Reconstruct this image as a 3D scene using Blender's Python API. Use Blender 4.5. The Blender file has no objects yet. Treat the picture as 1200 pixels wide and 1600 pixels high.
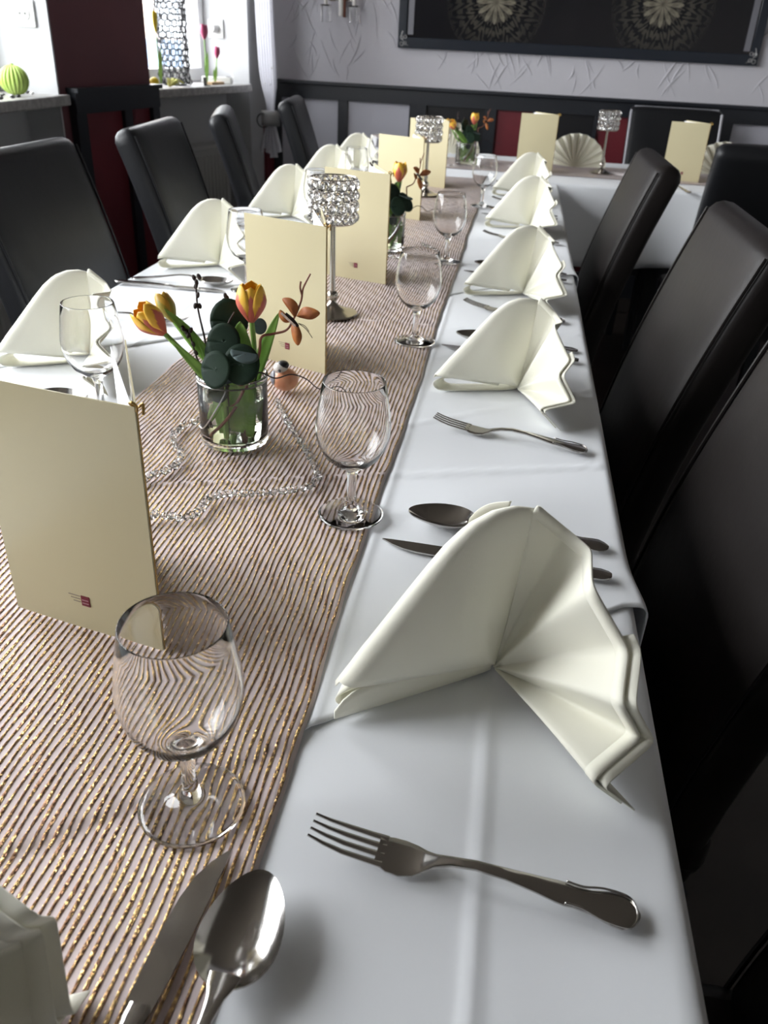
import bpy, bmesh, math, random
from mathutils import Vector, Matrix
random.seed(7)
V = Vector
PI = math.pi
sc = bpy.context.scene
COL = sc.collection

# ---------------------------------------------------------------- camera
F = 1272.04
CAMZ = 1.185
RM = Matrix(((0.98687094, 0.11560716, -0.11278627),
             (0.15535682, -0.48854368, 0.85859731),
             (0.04415898, -0.86484684, -0.50008992)))
C0 = V((0, 0, CAMZ))
cd = bpy.data.cameras.new('camera')
cam = bpy.data.objects.new('camera', cd)
COL.objects.link(cam)
r0, r1, r2 = [RM.col[i] for i in range(3)]
m = Matrix((r0, -r1, -r2)).transposed().to_4x4()
m.translation = C0
cam.matrix_world = m
cd.sensor_fit = 'HORIZONTAL'
cd.sensor_width = 36
cd.lens = 36 * F / 1200
cd.clip_start = 0.02
cd.dof.use_dof = True
cd.dof.focus_distance = 0.72
cd.dof.aperture_fstop = 17.0
sc.camera = cam

# ---------------------------------------------------------------- daylight
world = bpy.data.worlds.new('overcast_sky')
sc.world = world
world.use_nodes = True
bg = world.node_tree.nodes['Background']
bg.inputs[0].default_value = (0.95, 0.975, 1.0, 1)
bg.inputs[1].default_value = 15.3
sc.view_settings.view_transform = 'Standard'
sc.view_settings.look = 'None'
sc.view_settings.gamma = 1.0
sc.view_settings.exposure = 0.0
sc.cycles.max_bounces = 14
sc.cycles.transmission_bounces = 12
sc.cycles.transparent_max_bounces = 12

def portal(name, loc, sx, sy, rot):
    # guides sky light through a window opening, gives off no light of its own
    l = bpy.data.lights.new(name, 'AREA')
    l.shape = 'RECTANGLE'; l.size = sx; l.size_y = sy
    l.cycles.is_portal = True
    o = bpy.data.objects.new(name, l)
    COL.objects.link(o); o.location = loc; o.rotation_euler = rot
WA = (-0.2, 3.03)      # window by the ribbed ball, span along the wall
portal('window_left_offscreen', (-1.90, sum(WA) / 2, 1.63), 1.34, WA[1] - WA[0], (0, -PI / 2, 0))
portal('window_bay', (-1.83, 4.08, 1.63), 1.34, .8, (0, -PI / 2, math.radians(-14)))

# ---------------------------------------------------------------- pixel helpers
def ray(u, v):
    return (RM @ V(((u - 600) / F, (v - 800) / F, 1))).normalized()
def P(u, v, z):
    w = ray(u, v); return C0 + w * ((z - CAMZ) / w.z)
def PY(u, v, y):
    w = ray(u, v); return C0 + w * (y / w.y)
def PX(u, v, x):
    w = ray(u, v); return C0 + w * (x / w.x)

# ---------------------------------------------------------------- materials
MATS = {}
def mat(name, col, rough=.5, metal=0., spec=.5, bump=None, noise=None, sheen=0, coat=0, trans=0, ior=1.45, emis=None, sss=0):
    if name in MATS: return MATS[name]
    mm = bpy.data.materials.new(name); mm.use_nodes = True
    nt = mm.node_tree; b = nt.nodes['Principled BSDF']
    b.inputs['Base Color'].default_value = (*col, 1)
    b.inputs['Roughness'].default_value = rough
    b.inputs['Metallic'].default_value = metal
    b.inputs['Specular IOR Level'].default_value = spec
    b.inputs['Sheen Weight'].default_value = sheen
    b.inputs['Coat Weight'].default_value = coat
    b.inputs['Transmission Weight'].default_value = trans
    b.inputs['IOR'].default_value = ior
    if sss:
        b.inputs['Subsurface Weight'].default_value = sss
        b.inputs['Subsurface Radius'].default_value = (.01, .008, .004)
    tc = nt.nodes.new('ShaderNodeTexCoord')
    if bump:
        kind, scale, strength, dist = bump
        if kind == 'noise':
            t = nt.nodes.new('ShaderNodeTexNoise'); t.inputs['Scale'].default_value = scale; t.inputs['Detail'].default_value = 6; out = t.outputs[0]
        elif kind == 'voronoi':
            t = nt.nodes.new('ShaderNodeTexVoronoi'); t.inputs['Scale'].default_value = scale; out = t.outputs[0]
        else:  # weave
            t1 = nt.nodes.new('ShaderNodeTexWave'); t1.inputs['Scale'].default_value = scale; t1.bands_direction = 'X'
            t2 = nt.nodes.new('ShaderNodeTexWave'); t2.inputs['Scale'].default_value = scale; t2.bands_direction = 'Y'
            for t in (t1, t2):
                nt.links.new(tc.outputs['Object'], t.inputs['Vector'])
            mx = nt.nodes.new('ShaderNodeMath'); mx.operation = 'ADD'
            nt.links.new(t1.outputs[1], mx.inputs[0]); nt.links.new(t2.outputs[1], mx.inputs[1])
            out = mx.outputs[0]; t = None
        if t: nt.links.new(tc.outputs['Object'], t.inputs['Vector'])
        bp = nt.nodes.new('ShaderNodeBump'); bp.inputs['Strength'].default_value = strength; bp.inputs['Distance'].default_value = dist
        nt.links.new(out, bp.inputs['Height']); nt.links.new(bp.outputs[0], b.inputs['Normal'])
    if noise:
        scale, c2, lo, hi = noise
        t = nt.nodes.new('ShaderNodeTexNoise'); t.inputs['Scale'].default_value = scale; t.inputs['Detail'].default_value = 5
        nt.links.new(tc.outputs['Object'], t.inputs['Vector'])
        rp = nt.nodes.new('ShaderNodeValToRGB')
        rp.color_ramp.elements[0].position = lo; rp.color_ramp.elements[1].position = hi
        rp.color_ramp.elements[0].color = (*col, 1); rp.color_ramp.elements[1].color = (*c2, 1)
        nt.links.new(t.outputs[0], rp.inputs[0]); nt.links.new(rp.outputs[0], b.inputs['Base Color'])
    if emis:
        b.inputs['Emission Color'].default_value = (*emis[0], 1); b.inputs['Emission Strength'].default_value = emis[1]
    MATS[name] = mm
    return mm
def glassmat(name, col=(1, 1, 1), ior=1.45, rough=0.):
    if name in MATS: return MATS[name]
    mm = bpy.data.materials.new(name); mm.use_nodes = True
    nt = mm.node_tree; nt.nodes.remove(nt.nodes['Principled BSDF'])
    g = nt.nodes.new('ShaderNodeBsdfGlass'); g.inputs[0].default_value = (*col, 1); g.inputs['IOR'].default_value = ior; g.inputs['Roughness'].default_value = rough
    nt.links.new(g.outputs[0], nt.nodes['Material Output'].inputs[0])
    MATS[name] = mm
    return mm
def panemat(name, tint=(1, 1, 1)):
    mm = bpy.data.materials.new(name); mm.use_nodes = True
    nt = mm.node_tree; nt.nodes.remove(nt.nodes['Principled BSDF'])
    t = nt.nodes.new('ShaderNodeBsdfTransparent'); t.inputs[0].default_value = (*tint, 1)
    g = nt.nodes.new('ShaderNodeBsdfGlossy'); g.inputs['Roughness'].default_value = .02
    lw = nt.nodes.new('ShaderNodeLayerWeight'); lw.inputs[0].default_value = .5
    pw = nt.nodes.new('ShaderNodeMath'); pw.operation = 'POWER'; pw.inputs[1].default_value = 5; nt.links.new(lw.outputs['Facing'], pw.inputs[0])
    fr = nt.nodes.new('ShaderNodeMath'); fr.operation = 'MULTIPLY_ADD'; fr.inputs[1].default_value = .9; fr.inputs[2].default_value = .04; nt.links.new(pw.outputs[0], fr.inputs[0])
    mx = nt.nodes.new('ShaderNodeMixShader')
    nt.links.new(fr.outputs[0], mx.inputs[0]); nt.links.new(t.outputs[0], mx.inputs[1]); nt.links.new(g.outputs[0], mx.inputs[2])
    nt.links.new(mx.outputs[0], nt.nodes['Material Output'].inputs[0])
    return mm

M_CLOTH = mat('white_damask', (.80, .82, .85), .8, spec=.25, bump=('weave', 420, .12, .0004), sheen=.15)
M_NAP = mat('cream_napkin_cloth', (.93, .915, .80), .8, spec=.2, bump=('weave', 500, .1, .0003), sheen=.2)
def translucent(mm, col, fac):
    nt = mm.node_tree; b = nt.nodes['Principled BSDF']
    t = nt.nodes.new('ShaderNodeBsdfTranslucent'); t.inputs[0].default_value = (*col, 1)
    mx = nt.nodes.new('ShaderNodeMixShader'); mx.inputs[0].default_value = fac
    nt.links.new(b.outputs[0], mx.inputs[1]); nt.links.new(t.outputs[0], mx.inputs[2])
    nt.links.new(mx.outputs[0], nt.nodes['Material Output'].inputs[0])
translucent(M_NAP, (.95, .93, .80), .10)
M_MENU = mat('cream_menu_card', (.57, .51, .33), .25, spec=.5, bump=('noise', 30, .05, .001))
M_PAPER = mat('white_menu_paper', (.86, .86, .92), .6)
M_GOLD = mat('gold_cord', (.38, .24, .07), .35, metal=.9)
M_MAROON = mat('maroon_print', (.16, .015, .03), .5)
M_INK = mat('grey_print', (.25, .2, .16), .6)
M_STEEL = mat('polished_steel', (.46, .44, .42), .13, metal=1.)
M_NICKEL = mat('nickel', (.50, .47, .43), .16, metal=1.)
M_GLASS = glassmat('clear_glass')
M_CRYSTAL = glassmat('crystal', ior=1.6)
M_WATER = glassmat('water', (.97, 1, .95), 1.33)
M_LEATHER = mat('dark_leather', (.010, .0082, .0077), .42, spec=.18, bump=('noise', 55, .18, .002))
M_LEATHER_B = mat('black_leather', (.011, .0115, .013), .38, spec=.30, bump=('noise', 45, .15, .002))
M_LITEDGE = mat('pale_lit_edge', (.34, .34, .37), .3)  # window light on the black chair's edges, put into the colour
M_BLACKWOOD = mat('black_wood', (.012, .014, .019), .38, bump=('noise', 40, .08, .001))
M_RED = mat('dark_red_paint', (.15, .014, .022), .5, noise=(3.5, (.11, .011, .018), .35, .7))
M_PANELGREY = mat('grey_panel', (.52, .52, .58), .45)
M_PANELBLACK = mat('black_panel', (.008, .008, .010), .35)
M_WALL = mat('grey_plaster', (.52, .51, .545), .75, bump=('noise', 18, .25, .006))
M_WHITE = mat('white_paint', (.45, .455, .465), .6)
M_MAROONWALL = mat('maroon_wall', (.140, .045, .055), .65, noise=(2.2, (.105, .038, .046), .3, .75), bump=('noise', 12, .2, .004))
M_SILL = mat('stone_sill', (.30, .29, .28), .35, noise=(45, (.42, .41, .40), .4, .62))
M_UPVC = mat('white_window_frame', (.82, .83, .85), .3)
M_RAD = mat('radiator_enamel', (.42, .42, .40), .4)
M_FLOOR = mat('dark_floor', (.020, .017, .015), .45, noise=(6, (.032, .026, .022), .35, .65))
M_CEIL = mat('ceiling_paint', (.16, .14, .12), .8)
M_WOODT = mat('table_board', (.18, .10, .05), .5)
M_STEM = mat('tulip_green', (.16, .32, .05), .45, noise=(40, (.24, .42, .09), .35, .7), sss=.1)
M_EUC = mat('eucalyptus_green', (.012, .028, .018), .6, spec=.25, noise=(30, (.022, .045, .028), .4, .65))
M_EUCP = mat('eucalyptus_pale', (.07, .10, .10), .6, spec=.3)
M_TWIG = mat('dark_twig', (.030, .018, .016), .7, bump=('noise', 200, .5, .002))
M_TWIGR = mat('red_twig', (.17, .055, .03), .55, bump=('noise', 150, .3, .001))
M_ORANGE = mat('dried_orange_wing', (.48, .17, .045), .6, noise=(60, (.30, .09, .03), .4, .65))
M_COPPER = mat('copper_glaze', (.62, .27, .15), .3, noise=(50, (.72, .42, .28), .4, .65))
M_WHITEPLASTIC = mat('white_plastic', (.62, .62, .61), .35)
M_DARKPL = mat('dark_plastic', (.03, .03, .03), .4)
M_SILVERWIRE = mat('silver_wire', (.42, .42, .42), .28, metal=1.)
M_BALL = mat('lime_green_glaze', (.36, .52, .10), .4, noise=(14, (.45, .60, .16), .4, .7))
M_YELLOW = mat('yellow', (.85, .68, .04), .5)
M_FEATHER = mat('yellow_feather', (.72, .72, .25), .8)
M_PINK = mat('pink_petal', (.45, .07, .16), .5)
M_PALEWOOD = mat('pale_wood', (.5, .35, .2), .6)
M_BLUEFRAME = mat('blue_black_frame', (.014, .018, .026), .22)
M_SHEER = mat('sheer_curtain', (.74, .74, .78), .6, trans=.0)
M_CANDLE = mat('candle_sleeve', (.78, .76, .72), .5)
M_GROUND = mat('outside_paving', (.42, .42, .40), .9)

def rosette_mat():
    mm = bpy.data.materials.new('rosette_print'); mm.use_nodes = True
    nt = mm.node_tree; b = nt.nodes['Principled BSDF']; N = nt.nodes.new; L = nt.links.new
    b.inputs['Roughness'].default_value = .12
    tc = N('ShaderNodeTexCoord'); sp = N('ShaderNodeSeparateXYZ'); L(tc.outputs['Object'], sp.inputs[0])
    def mth(op, a, c=None, d=None):
        n = N('ShaderNodeMath'); n.operation = op
        for i, q in enumerate((a, c, d)):
            if q is None: continue
            if isinstance(q, (int, float)): n.inputs[i].default_value = q
            else: L(q, n.inputs[i])
        return n.outputs[0]
    total = None
    for cx, cz in ROS:
        dx = mth('SUBTRACT', sp.outputs[0], cx); dz = mth('SUBTRACT', sp.outputs[2], cz)
        rr = mth('SQRT', mth('ADD', mth('MULTIPLY', dx, dx), mth('MULTIPLY', dz, dz)))
        an = mth('ARCTAN2', dz, dx)
        pet = mth('ABSOLUTE', mth('COSINE', mth('MULTIPLY', an, 6)))
        wob = mth('MULTIPLY', pet, .06)
        inner = mth('LESS_THAN', rr, mth('ADD', wob, .035))
        edge = mth('GREATER_THAN', mth('ABSOLUTE', mth('COSINE', mth('MULTIPLY', an, 6))), .35)
        inner = mth('MULTIPLY', inner, edge)
        nz = N('ShaderNodeTexVoronoi'); nz.inputs['Scale'].default_value = 55; L(tc.outputs['Object'], nz.inputs['Vector'])
        ring = mth('MULTIPLY', mth('COSINE', mth('ADD', mth('MULTIPLY', rr, 120), mth('MULTIPLY', mth('COSINE', mth('MULTIPLY', an, 12)), 3))), mth('COSINE', mth('MULTIPLY', an, 24)))
        lace = mth('GREATER_THAN', mth('ADD', ring, mth('MULTIPLY', nz.outputs[0], .8)), .45)
        fall = mth('MAXIMUM', mth('SUBTRACT', 1.0, mth('DIVIDE', rr, .26)), 0)
        tot = mth('ADD', mth('MULTIPLY', inner, .5), mth('MULTIPLY', mth('MULTIPLY', lace, fall), .4))
        total = tot if total is None else mth('ADD', total, tot)
    rp = N('ShaderNodeValToRGB')
    rp.color_ramp.elements[0].color = (.007, .007, .009, 1); rp.color_ramp.elements[1].color = (.22, .20, .15, 1)
    L(total, rp.inputs[0]); L(rp.outputs[0], b.inputs['Base Color'])
    return mm

def petal_mat(name, base, tip):
    mm = bpy.data.materials.new(name); mm.use_nodes = True
    nt = mm.node_tree; b = nt.nodes['Principled BSDF']; N = nt.nodes.new; L = nt.links.new
    uv = N('ShaderNodeUVMap'); sp = N('ShaderNodeSeparateXYZ'); L(uv.outputs[0], sp.inputs[0])
    a = N('ShaderNodeMath'); a.operation = 'SUBTRACT'; L(sp.outputs[0], a.inputs[0]); a.inputs[1].default_value = .5
    c = N('ShaderNodeMath'); c.operation = 'ABSOLUTE'; L(a.outputs[0], c.inputs[0])
    d = N('ShaderNodeMath'); d.operation = 'MULTIPLY_ADD'; L(c.outputs[0], d.inputs[0]); d.inputs[1].default_value = 1.3; L(sp.outputs[1], d.inputs[2])
    nz = N('ShaderNodeTexNoise'); nz.inputs['Scale'].default_value = 9
    mp = N('ShaderNodeMapping'); mp.inputs['Scale'].default_value = (6, 1, 1); L(uv.outputs[0], mp.inputs[0]); L(mp.outputs[0], nz.inputs['Vector'])
    e = N('ShaderNodeMath'); e.operation = 'MULTIPLY_ADD'; L(nz.outputs[0], e.inputs[0]); e.inputs[1].default_value = .35; L(d.outputs[0], e.inputs[2])
    rp = N('ShaderNodeValToRGB'); rp.color_ramp.elements[0].position = .98; rp.color_ramp.elements[1].position = 1.40
    rp.color_ramp.elements[0].color = (*base, 1); rp.color_ramp.elements[1].color = (*tip, 1)
    L(e.outputs[0], rp.inputs[0]); L(rp.outputs[0], b.inputs['Base Color'])
    b.inputs['Roughness'].default_value = .4; b.inputs['Subsurface Weight'].default_value = .1
    b.inputs['Subsurface Radius'].default_value = (.005, .003, .002)
    return mm
M_PETAL = petal_mat('tulip_petal', (.56, .13, .085), (.86, .50, .05))
M_PETALY = petal_mat('tulip_bud_petal', (.28, .24, .03), (.50, .30, .04))

# ---------------------------------------------------------------- mesh helpers
class MB:
    def __init__(s): s.v = []; s.f = []; s.uv = None
    def add(s, vs, fs):
        o = len(s.v); s.v += [tuple(q) for q in vs]; s.f += [tuple(i + o for i in g) for g in fs]
    def box(s, a, b):
        x0, y0, z0 = a; x1, y1, z1 = b
        s.add([(x0, y0, z0), (x1, y0, z0), (x1, y1, z0), (x0, y1, z0), (x0, y0, z1), (x1, y0, z1), (x1, y1, z1), (x0, y1, z1)],
              [(3, 2, 1, 0), (4, 5, 6, 7), (0, 1, 5, 4), (1, 2, 6, 5), (2, 3, 7, 6), (3, 0, 4, 7)])
    def prism(s, pts, z0, z1):
        n = len(pts)
        s.add([(x, y, z0) for x, y in pts] + [(x, y, z1) for x, y in pts],
              [tuple(reversed(range(n))), tuple(range(n, 2 * n))] + [(i, (i + 1) % n, n + (i + 1) % n, n + i) for i in range(n)])
    def lathe(s, prof, n=32, c=(0, 0, 0), closed=False):
        vs = []; fs = []; k = len(prof)
        for i in range(n):
            a = 2 * PI * i / n
            for r, z in prof: vs.append((c[0] + r * math.cos(a), c[1] + r * math.sin(a), c[2] + z))
        for i in range(n):
            j = (i + 1) % n
            for q in range(k - 1 + (1 if closed else 0)):
                p = (q + 1) % k
                fs.append((i * k + q, j * k + q, j * k + p, i * k + p))
        s.add(vs, fs)
    def tube(s, path, rad, n=8, cap=True):
        path = [V(p) for p in path]; k = len(path)
        if not isinstance(rad, (list, tuple)): rad = [rad] * k
        up = V((0, 0, 1)); vs = []; fs = []
        prev = None
        for i, p in enumerate(path):
            t = (path[min(i + 1, k - 1)] - path[max(i - 1, 0)]).normalized()
            if prev is None:
                a = t.orthogonal().normalized()
            else:
                a = (prev - t * prev.dot(t)).normalized()
            prev = a; b = t.cross(a)
            for j in range(n):
                q = 2 * PI * j / n
                vs.append(p + (a * math.cos(q) + b * math.sin(q)) * rad[i])
        for i in range(k - 1):
            for j in range(n):
                l = (j + 1) % n
                fs.append((i * n + j, i * n + l, (i + 1) * n + l, (i + 1) * n + j))
        if cap:
            fs.append(tuple(reversed(range(n)))); fs.append(tuple(range((k - 1) * n, k * n)))
        s.add(vs, fs)
    def loft(s, secs, n=12, e=2.6):
        # secs: (centre, half width along y-ish vector, half thickness along z)
        vs = []; fs = []; k = len(secs)
        for i, (c, w, h) in enumerate(secs):
            c = V(c); a = V(secs[max(i - 1, 0)][0]); b = V(secs[min(i + 1, k - 1)][0]); t = (b - a).normalized()
            side = V((0, 0, 1)).cross(t).normalized(); nrm = t.cross(side).normalized()
            for j in range(n):
                q = 2 * PI * (j + .5) / n
                cx = math.copysign(abs(math.cos(q)) ** (2 / e), math.cos(q)); cz = math.copysign(abs(math.sin(q)) ** (2 / e), math.sin(q))
                vs.append(c + side * w * cx + nrm * h * cz)
        for i in range(k - 1):
            for j in range(n):
                l = (j + 1) % n
                fs.append((i * n + j, i * n + l, (i + 1) * n + l, (i + 1) * n + j))
        fs.append(tuple(reversed(range(n)))); fs.append(tuple(range((k - 1) * n, k * n)))
        s.add(vs, fs)
    def grid(s, fn, nu, nv, uv=False):
        vs = [fn(i / nu, j / nv) for i in range(nu + 1) for j in range(nv + 1)]
        o = len(s.v)
        fs = [(i * (nv + 1) + j, (i + 1) * (nv + 1) + j, (i + 1) * (nv + 1) + j + 1, i * (nv + 1) + j + 1) for i in range(nu) for j in range(nv)]
        s.add(vs, fs)
        if uv:
            if s.uv is None: s.uv = {}
            for i in range(nu + 1):
                for j in range(nv + 1): s.uv[o + i * (nv + 1) + j] = (i / nu, j / nv)
    def ball(s, c, r, nu=10, nv=7):
        if not isinstance(r, (tuple, list)): r = (r, r, r)
        vs = [(c[0], c[1], c[2] - r[2])]; fs = []
        for j in range(1, nv):
            p = PI * j / nv - PI / 2
            for i in range(nu):
                a = 2 * PI * i / nu
                vs.append((c[0] + r[0] * math.cos(p) * math.cos(a), c[1] + r[1] * math.cos(p) * math.sin(a), c[2] + r[2] * math.sin(p)))
        vs.append((c[0], c[1], c[2] + r[2])); top = len(vs) - 1
        for i in range(nu):
            l = (i + 1) % nu
            fs.append((0, 1 + l, 1 + i))
            for j in range(nv - 2):
                fs.append((1 + j * nu + i, 1 + j * nu + l, 1 + (j + 1) * nu + l, 1 + (j + 1) * nu + i))
            fs.append((1 + (nv - 2) * nu + i, 1 + (nv - 2) * nu + l, top))
        s.add(vs, fs)
    def torus(s, c, R, r, n=24, k=6, axis='z', frm=None):
        path = []
        vs = []; fs = []
        for i in range(n):
            a = 2 * PI * i / n
            for j in range(k):
                b = 2 * PI * j / k
                x = (R + r * math.cos(b)) * math.cos(a); y = (R + r * math.cos(b)) * math.sin(a); z = r * math.sin(b)
                p = V((x, y, z))
                if axis == 'x': p = V((z, x, y))
                if axis == 'y': p = V((x, z, y))
                vs.append(p + V(c))
        for i in range(n):
            for j in range(k):
                i2 = (i + 1) % n; j2 = (j + 1) % k
                fs.append((i * k + j, i2 * k + j, i2 * k + j2, i * k + j2))
        s.add(vs, fs)
    def mesh(s, name, m, smooth=True):
        me = bpy.data.meshes.new(name); me.from_pydata(s.v, [], s.f); me.update()
        if m: me.materials.append(m)
        if s.uv:
            l = me.uv_layers.new(name='UVMap')
            for lp in me.loops:
                l.data[lp.index].uv = s.uv.get(lp.vertex_index, (0, 0))
        if smooth is True:
            me.polygons.foreach_set('use_smooth', [True] * len(me.polygons))
        elif smooth:
            me.polygons.foreach_set('use_smooth', [True] * len(me.polygons))
            me.set_sharp_from_angle(angle=math.radians(smooth))
        return me
    def build(s, name, m, parent=None, smooth=35, solid=0, bevel=0, sub=0, loc=None, rotz=0, off=0):
        bm = bmesh.new(); me = s.mesh(name, m, smooth)
        o = bpy.data.objects.new(name, me); COL.objects.link(o)
        bm.free()
        if solid:
            md = o.modifiers.new('solid', 'SOLIDIFY'); md.thickness = solid; md.offset = off
        if bevel:
            md = o.modifiers.new('bevel', 'BEVEL'); md.width = bevel; md.segments = 3; md.limit_method = 'ANGLE'
        if sub:
            md = o.modifiers.new('sub', 'SUBSURF'); md.levels = sub; md.render_levels = sub
        if parent: o.parent = parent
        if loc is not None: o.location = loc
        o.rotation_euler.z = rotz
        return o
def tag(o, label=None, cat=None, group=None, kind=None):
    if label: o['label'] = label
    if cat: o['category'] = cat
    if group: o['group'] = group
    if kind: o['kind'] = kind
    return o
def thing(name, label, cat, loc=(0, 0, 0), rotz=0, group=None):
    o = bpy.data.objects.new(name, None); COL.objects.link(o); o.empty_display_size = .05
    o.location = loc; o.rotation_euler.z = rotz
    return tag(o, label, cat, group)
def struct(name, mb, m, parent=None, label=None, **k):
    o = mb.build(name, m, parent, **k)
    if not parent: o['kind'] = 'structure'
    if label: o['label'] = label
    return o
def kids(o):
    return CH.get(o, None) if False else [c for c in bpy.data.objects if c.parent == o]
def copy_tree(o, loc=None, rotz=None, label=None, parent=None, kidmap=None):
    if kidmap is None:
        kidmap = {}
        for c in bpy.data.objects:
            if c.parent: kidmap.setdefault(c.parent.name, []).append(c)
    c = o.copy(); COL.objects.link(c); c.parent = parent
    if loc is not None: c.location = loc
    if rotz is not None: c.rotation_euler.z = rotz
    if label: c['label'] = label
    for ch in kidmap.get(o.name, []): copy_tree(ch, parent=c, kidmap=kidmap)
    return c
def share(name, me, parent, loc=(0, 0, 0), rot=(0, 0, 0), scale=None):
    o = bpy.data.objects.new(name, me); COL.objects.link(o); o.parent = parent
    o.location = loc; o.rotation_euler = rot
    if scale: o.scale = scale
    return o
ORD = ['', 'nearest', 'second', 'third', 'fourth', 'fifth', 'sixth']
def spline(pts, n):
    pts = [V(p) for p in pts]; out = []
    for i in range(len(pts) - 1):
        p0 = pts[max(i - 1, 0)]; p1 = pts[i]; p2 = pts[i + 1]; p3 = pts[min(i + 2, len(pts) - 1)]
        for k in range(n):
            t = k / n
            out.append(.5 * ((2 * p1) + (p2 - p0) * t + (2 * p0 - 5 * p1 + 4 * p2 - p3) * t * t + (3 * p1 - p0 - 3 * p2 + p3) * t ** 3))
    out.append(pts[-1]); return out

# ================================================================ THE ROOM
YB = 4.75                       # back wall
XA = -1.64                      # wall with the windows
ZS = .97                        # sill height
PA = V((-1.64, 3.04)); PB = V((-1.545, 3.62)); PC = V((-1.378, 4.46)); PD = V((-1.345, YB))
OUT = .26                       # depth of the window recess
mb = MB(); mb.box((-2.2, -2.4, -.05), (2.8, 5.1, 0)); struct('floor', mb, M_FLOOR)
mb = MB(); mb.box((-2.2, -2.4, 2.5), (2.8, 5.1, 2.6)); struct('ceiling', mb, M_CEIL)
mb = MB(); mb.box((-1.5, YB, 0), (2.8, YB + .15, 2.5)); wback = struct('wall_back', mb, M_WALL)
M_PALEWALL = mat('pale_wall', (.62, .60, .58), .8)  # unseen walls, kept pale to bounce fill light
mb = MB(); mb.box((2.6, -2.4, 0), (2.75, YB, 2.5)); struct('wall_right', mb, M_PALEWALL)
mb = MB(); mb.box((-2.2, -2.4, 0), (2.6, -2.25, 2.5)); struct('wall_front', mb, M_PALEWALL)
# raised trowel strokes in the plaster
mb = MB()
rs = random.Random(3)
for i in range(420):
    x = rs.uniform(-1.25, 1.6); z = rs.uniform(1.0, 1.75); l = rs.uniform(.06, .2); a = rs.choice([rs.uniform(.9, 1.3), rs.uniform(1.8, 2.25)])
    w = rs.uniform(.003, .006)
    if -.68 < x < 1.1 and z > 1.15: continue
    dx, dz = math.cos(a), math.sin(a)
    pts = []
    for k in range(5):
        t = k / 4 - .5
        pts.append((x + dx * l * t + .012 * math.sin(3 * t + i), YB - .0005, z + dz * l * t))
    if pts[0][2] < .985: continue
    mb.tube(pts, [.001, w * .7, w, w * .7, .001], 6)
o = mb.build('plaster_ridges', M_WALL, wback); o['kind'] = 'stuff'

# window wall: pieces around the recesses
def quadwall(mb, p, q, th, z0, z1):
    d = (q - p).normalized(); n = V((-d.y, d.x)) * th
    mb.prism([(p.x, p.y), (p.x + n.x, p.y + n.y), (q.x + n.x, q.y + n.y), (q.x, q.y)][::-1], z0, z1)
TH = .30
wl = MB()
def wallA(y0, y1, z0, z1, x0=XA): wl.box((x0 - TH, y0, z0), (x0, y1, z1))
wallA(-2.4, WA[0], 0, 2.5)
for w in (WA,):
    wallA(w[0], w[1], 2.32, 2.5); wallA(w[0], w[1], 0, ZS - .02, XA - .13)
wl.box((XA - TH, WA[1], 0), (XA, PA.y, 2.5))
wleft = struct('wall_left', wl, M_WHITE)
# angled stretch beyond the pillar
dBC = (PC - PB).normalized(); nBC = V((-dBC.y, dBC.x))
wb = MB()
quadwall(wb, PC, PD, .36, 0, 2.5)
inn = nBC * .13
quadwall(wb, PB + inn, PC + inn, .17, 0, ZS - .02)
quadwall(wb, PB, PC, .30, 2.32, 2.5)
struct('wall_bay', wb, M_WHITE)
# maroon pillar between the windows
mb = MB()
dAB = (PB - PA).normalized(); nAB = V((-dAB.y, dAB.x))
mb.prism([(PA.x, PA.y), (PB.x, PB.y), (PB.x + nAB.x * .30, PB.y + nAB.y * .3), (PA.x + nAB.x * .30, PA.y + nAB.y * .30)], 0, 2.5)
pill = struct('pillar', mb, M_MAROONWALL, label='maroon painted pillar between the two windows')
def on_line(p, d, n, s0, s1, o0, o1, z0, z1, mb):
    a = p + d * s0; b = p + d * s1
    mb.prism([(a.x - n.x * o0, a.y - n.y * o0), (a.x - n.x * o1, a.y - n.y * o1), (b.x - n.x * o1, b.y - n.y * o1), (b.x - n.x * o0, b.y - n.y * o0)], z0, z1)
LAB = (PB - PA).length
rt = MB(); on_line(PA, dAB, nAB, .04, LAB + .01, 0, .035, .905, .975, rt); struct('trim_1', rt, M_BLACKWOOD)
rt = MB(); on_line(PA, dAB, nAB, .035, LAB + .012, 0, .05, .975, .99, rt); struct('rail_cap', rt, M_BLACKWOOD, bpy.data.objects['trim_1'])
for s in ((.04, .10), (.345, .395), (LAB - .04, LAB + .01)):
    q = MB(); on_line(PA, dAB, nAB, s[0], s[1], 0, .03, 0, .905, q); struct('stile', q, M_BLACKWOOD, bpy.data.objects['trim_1'])
q = MB(); on_line(PA, dAB, nAB, .04, LAB + .01, 0, .03, 0, .12, q); struct('base_rail', q, M_BLACKWOOD, bpy.data.objects['trim_1'])
for s in ((.10, .345), (.395, LAB - .04)):
    q = MB(); on_line(PA, dAB, nAB, s[0], s[1], 0, .012, .12, .905, q); struct('panel', q, M_RED, bpy.data.objects['trim_1'])
# sills
q = MB(); q.box((XA - TH + .04, WA[0] - .04, ZS - .035), (XA + .03, WA[1] + .03, ZS)); s1 = struct('window_sill', q, M_SILL, bevel=.005, label='grey stone sill under the ribbed green ball')
q = MB(); on_line(PB, dBC, nBC, -.02, (PC - PB).length - .02, -.3, .03, ZS - .035, ZS, q); struct('window_sill', q, M_SILL, bevel=.005, label='grey stone sill under the silver ring tower')
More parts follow.
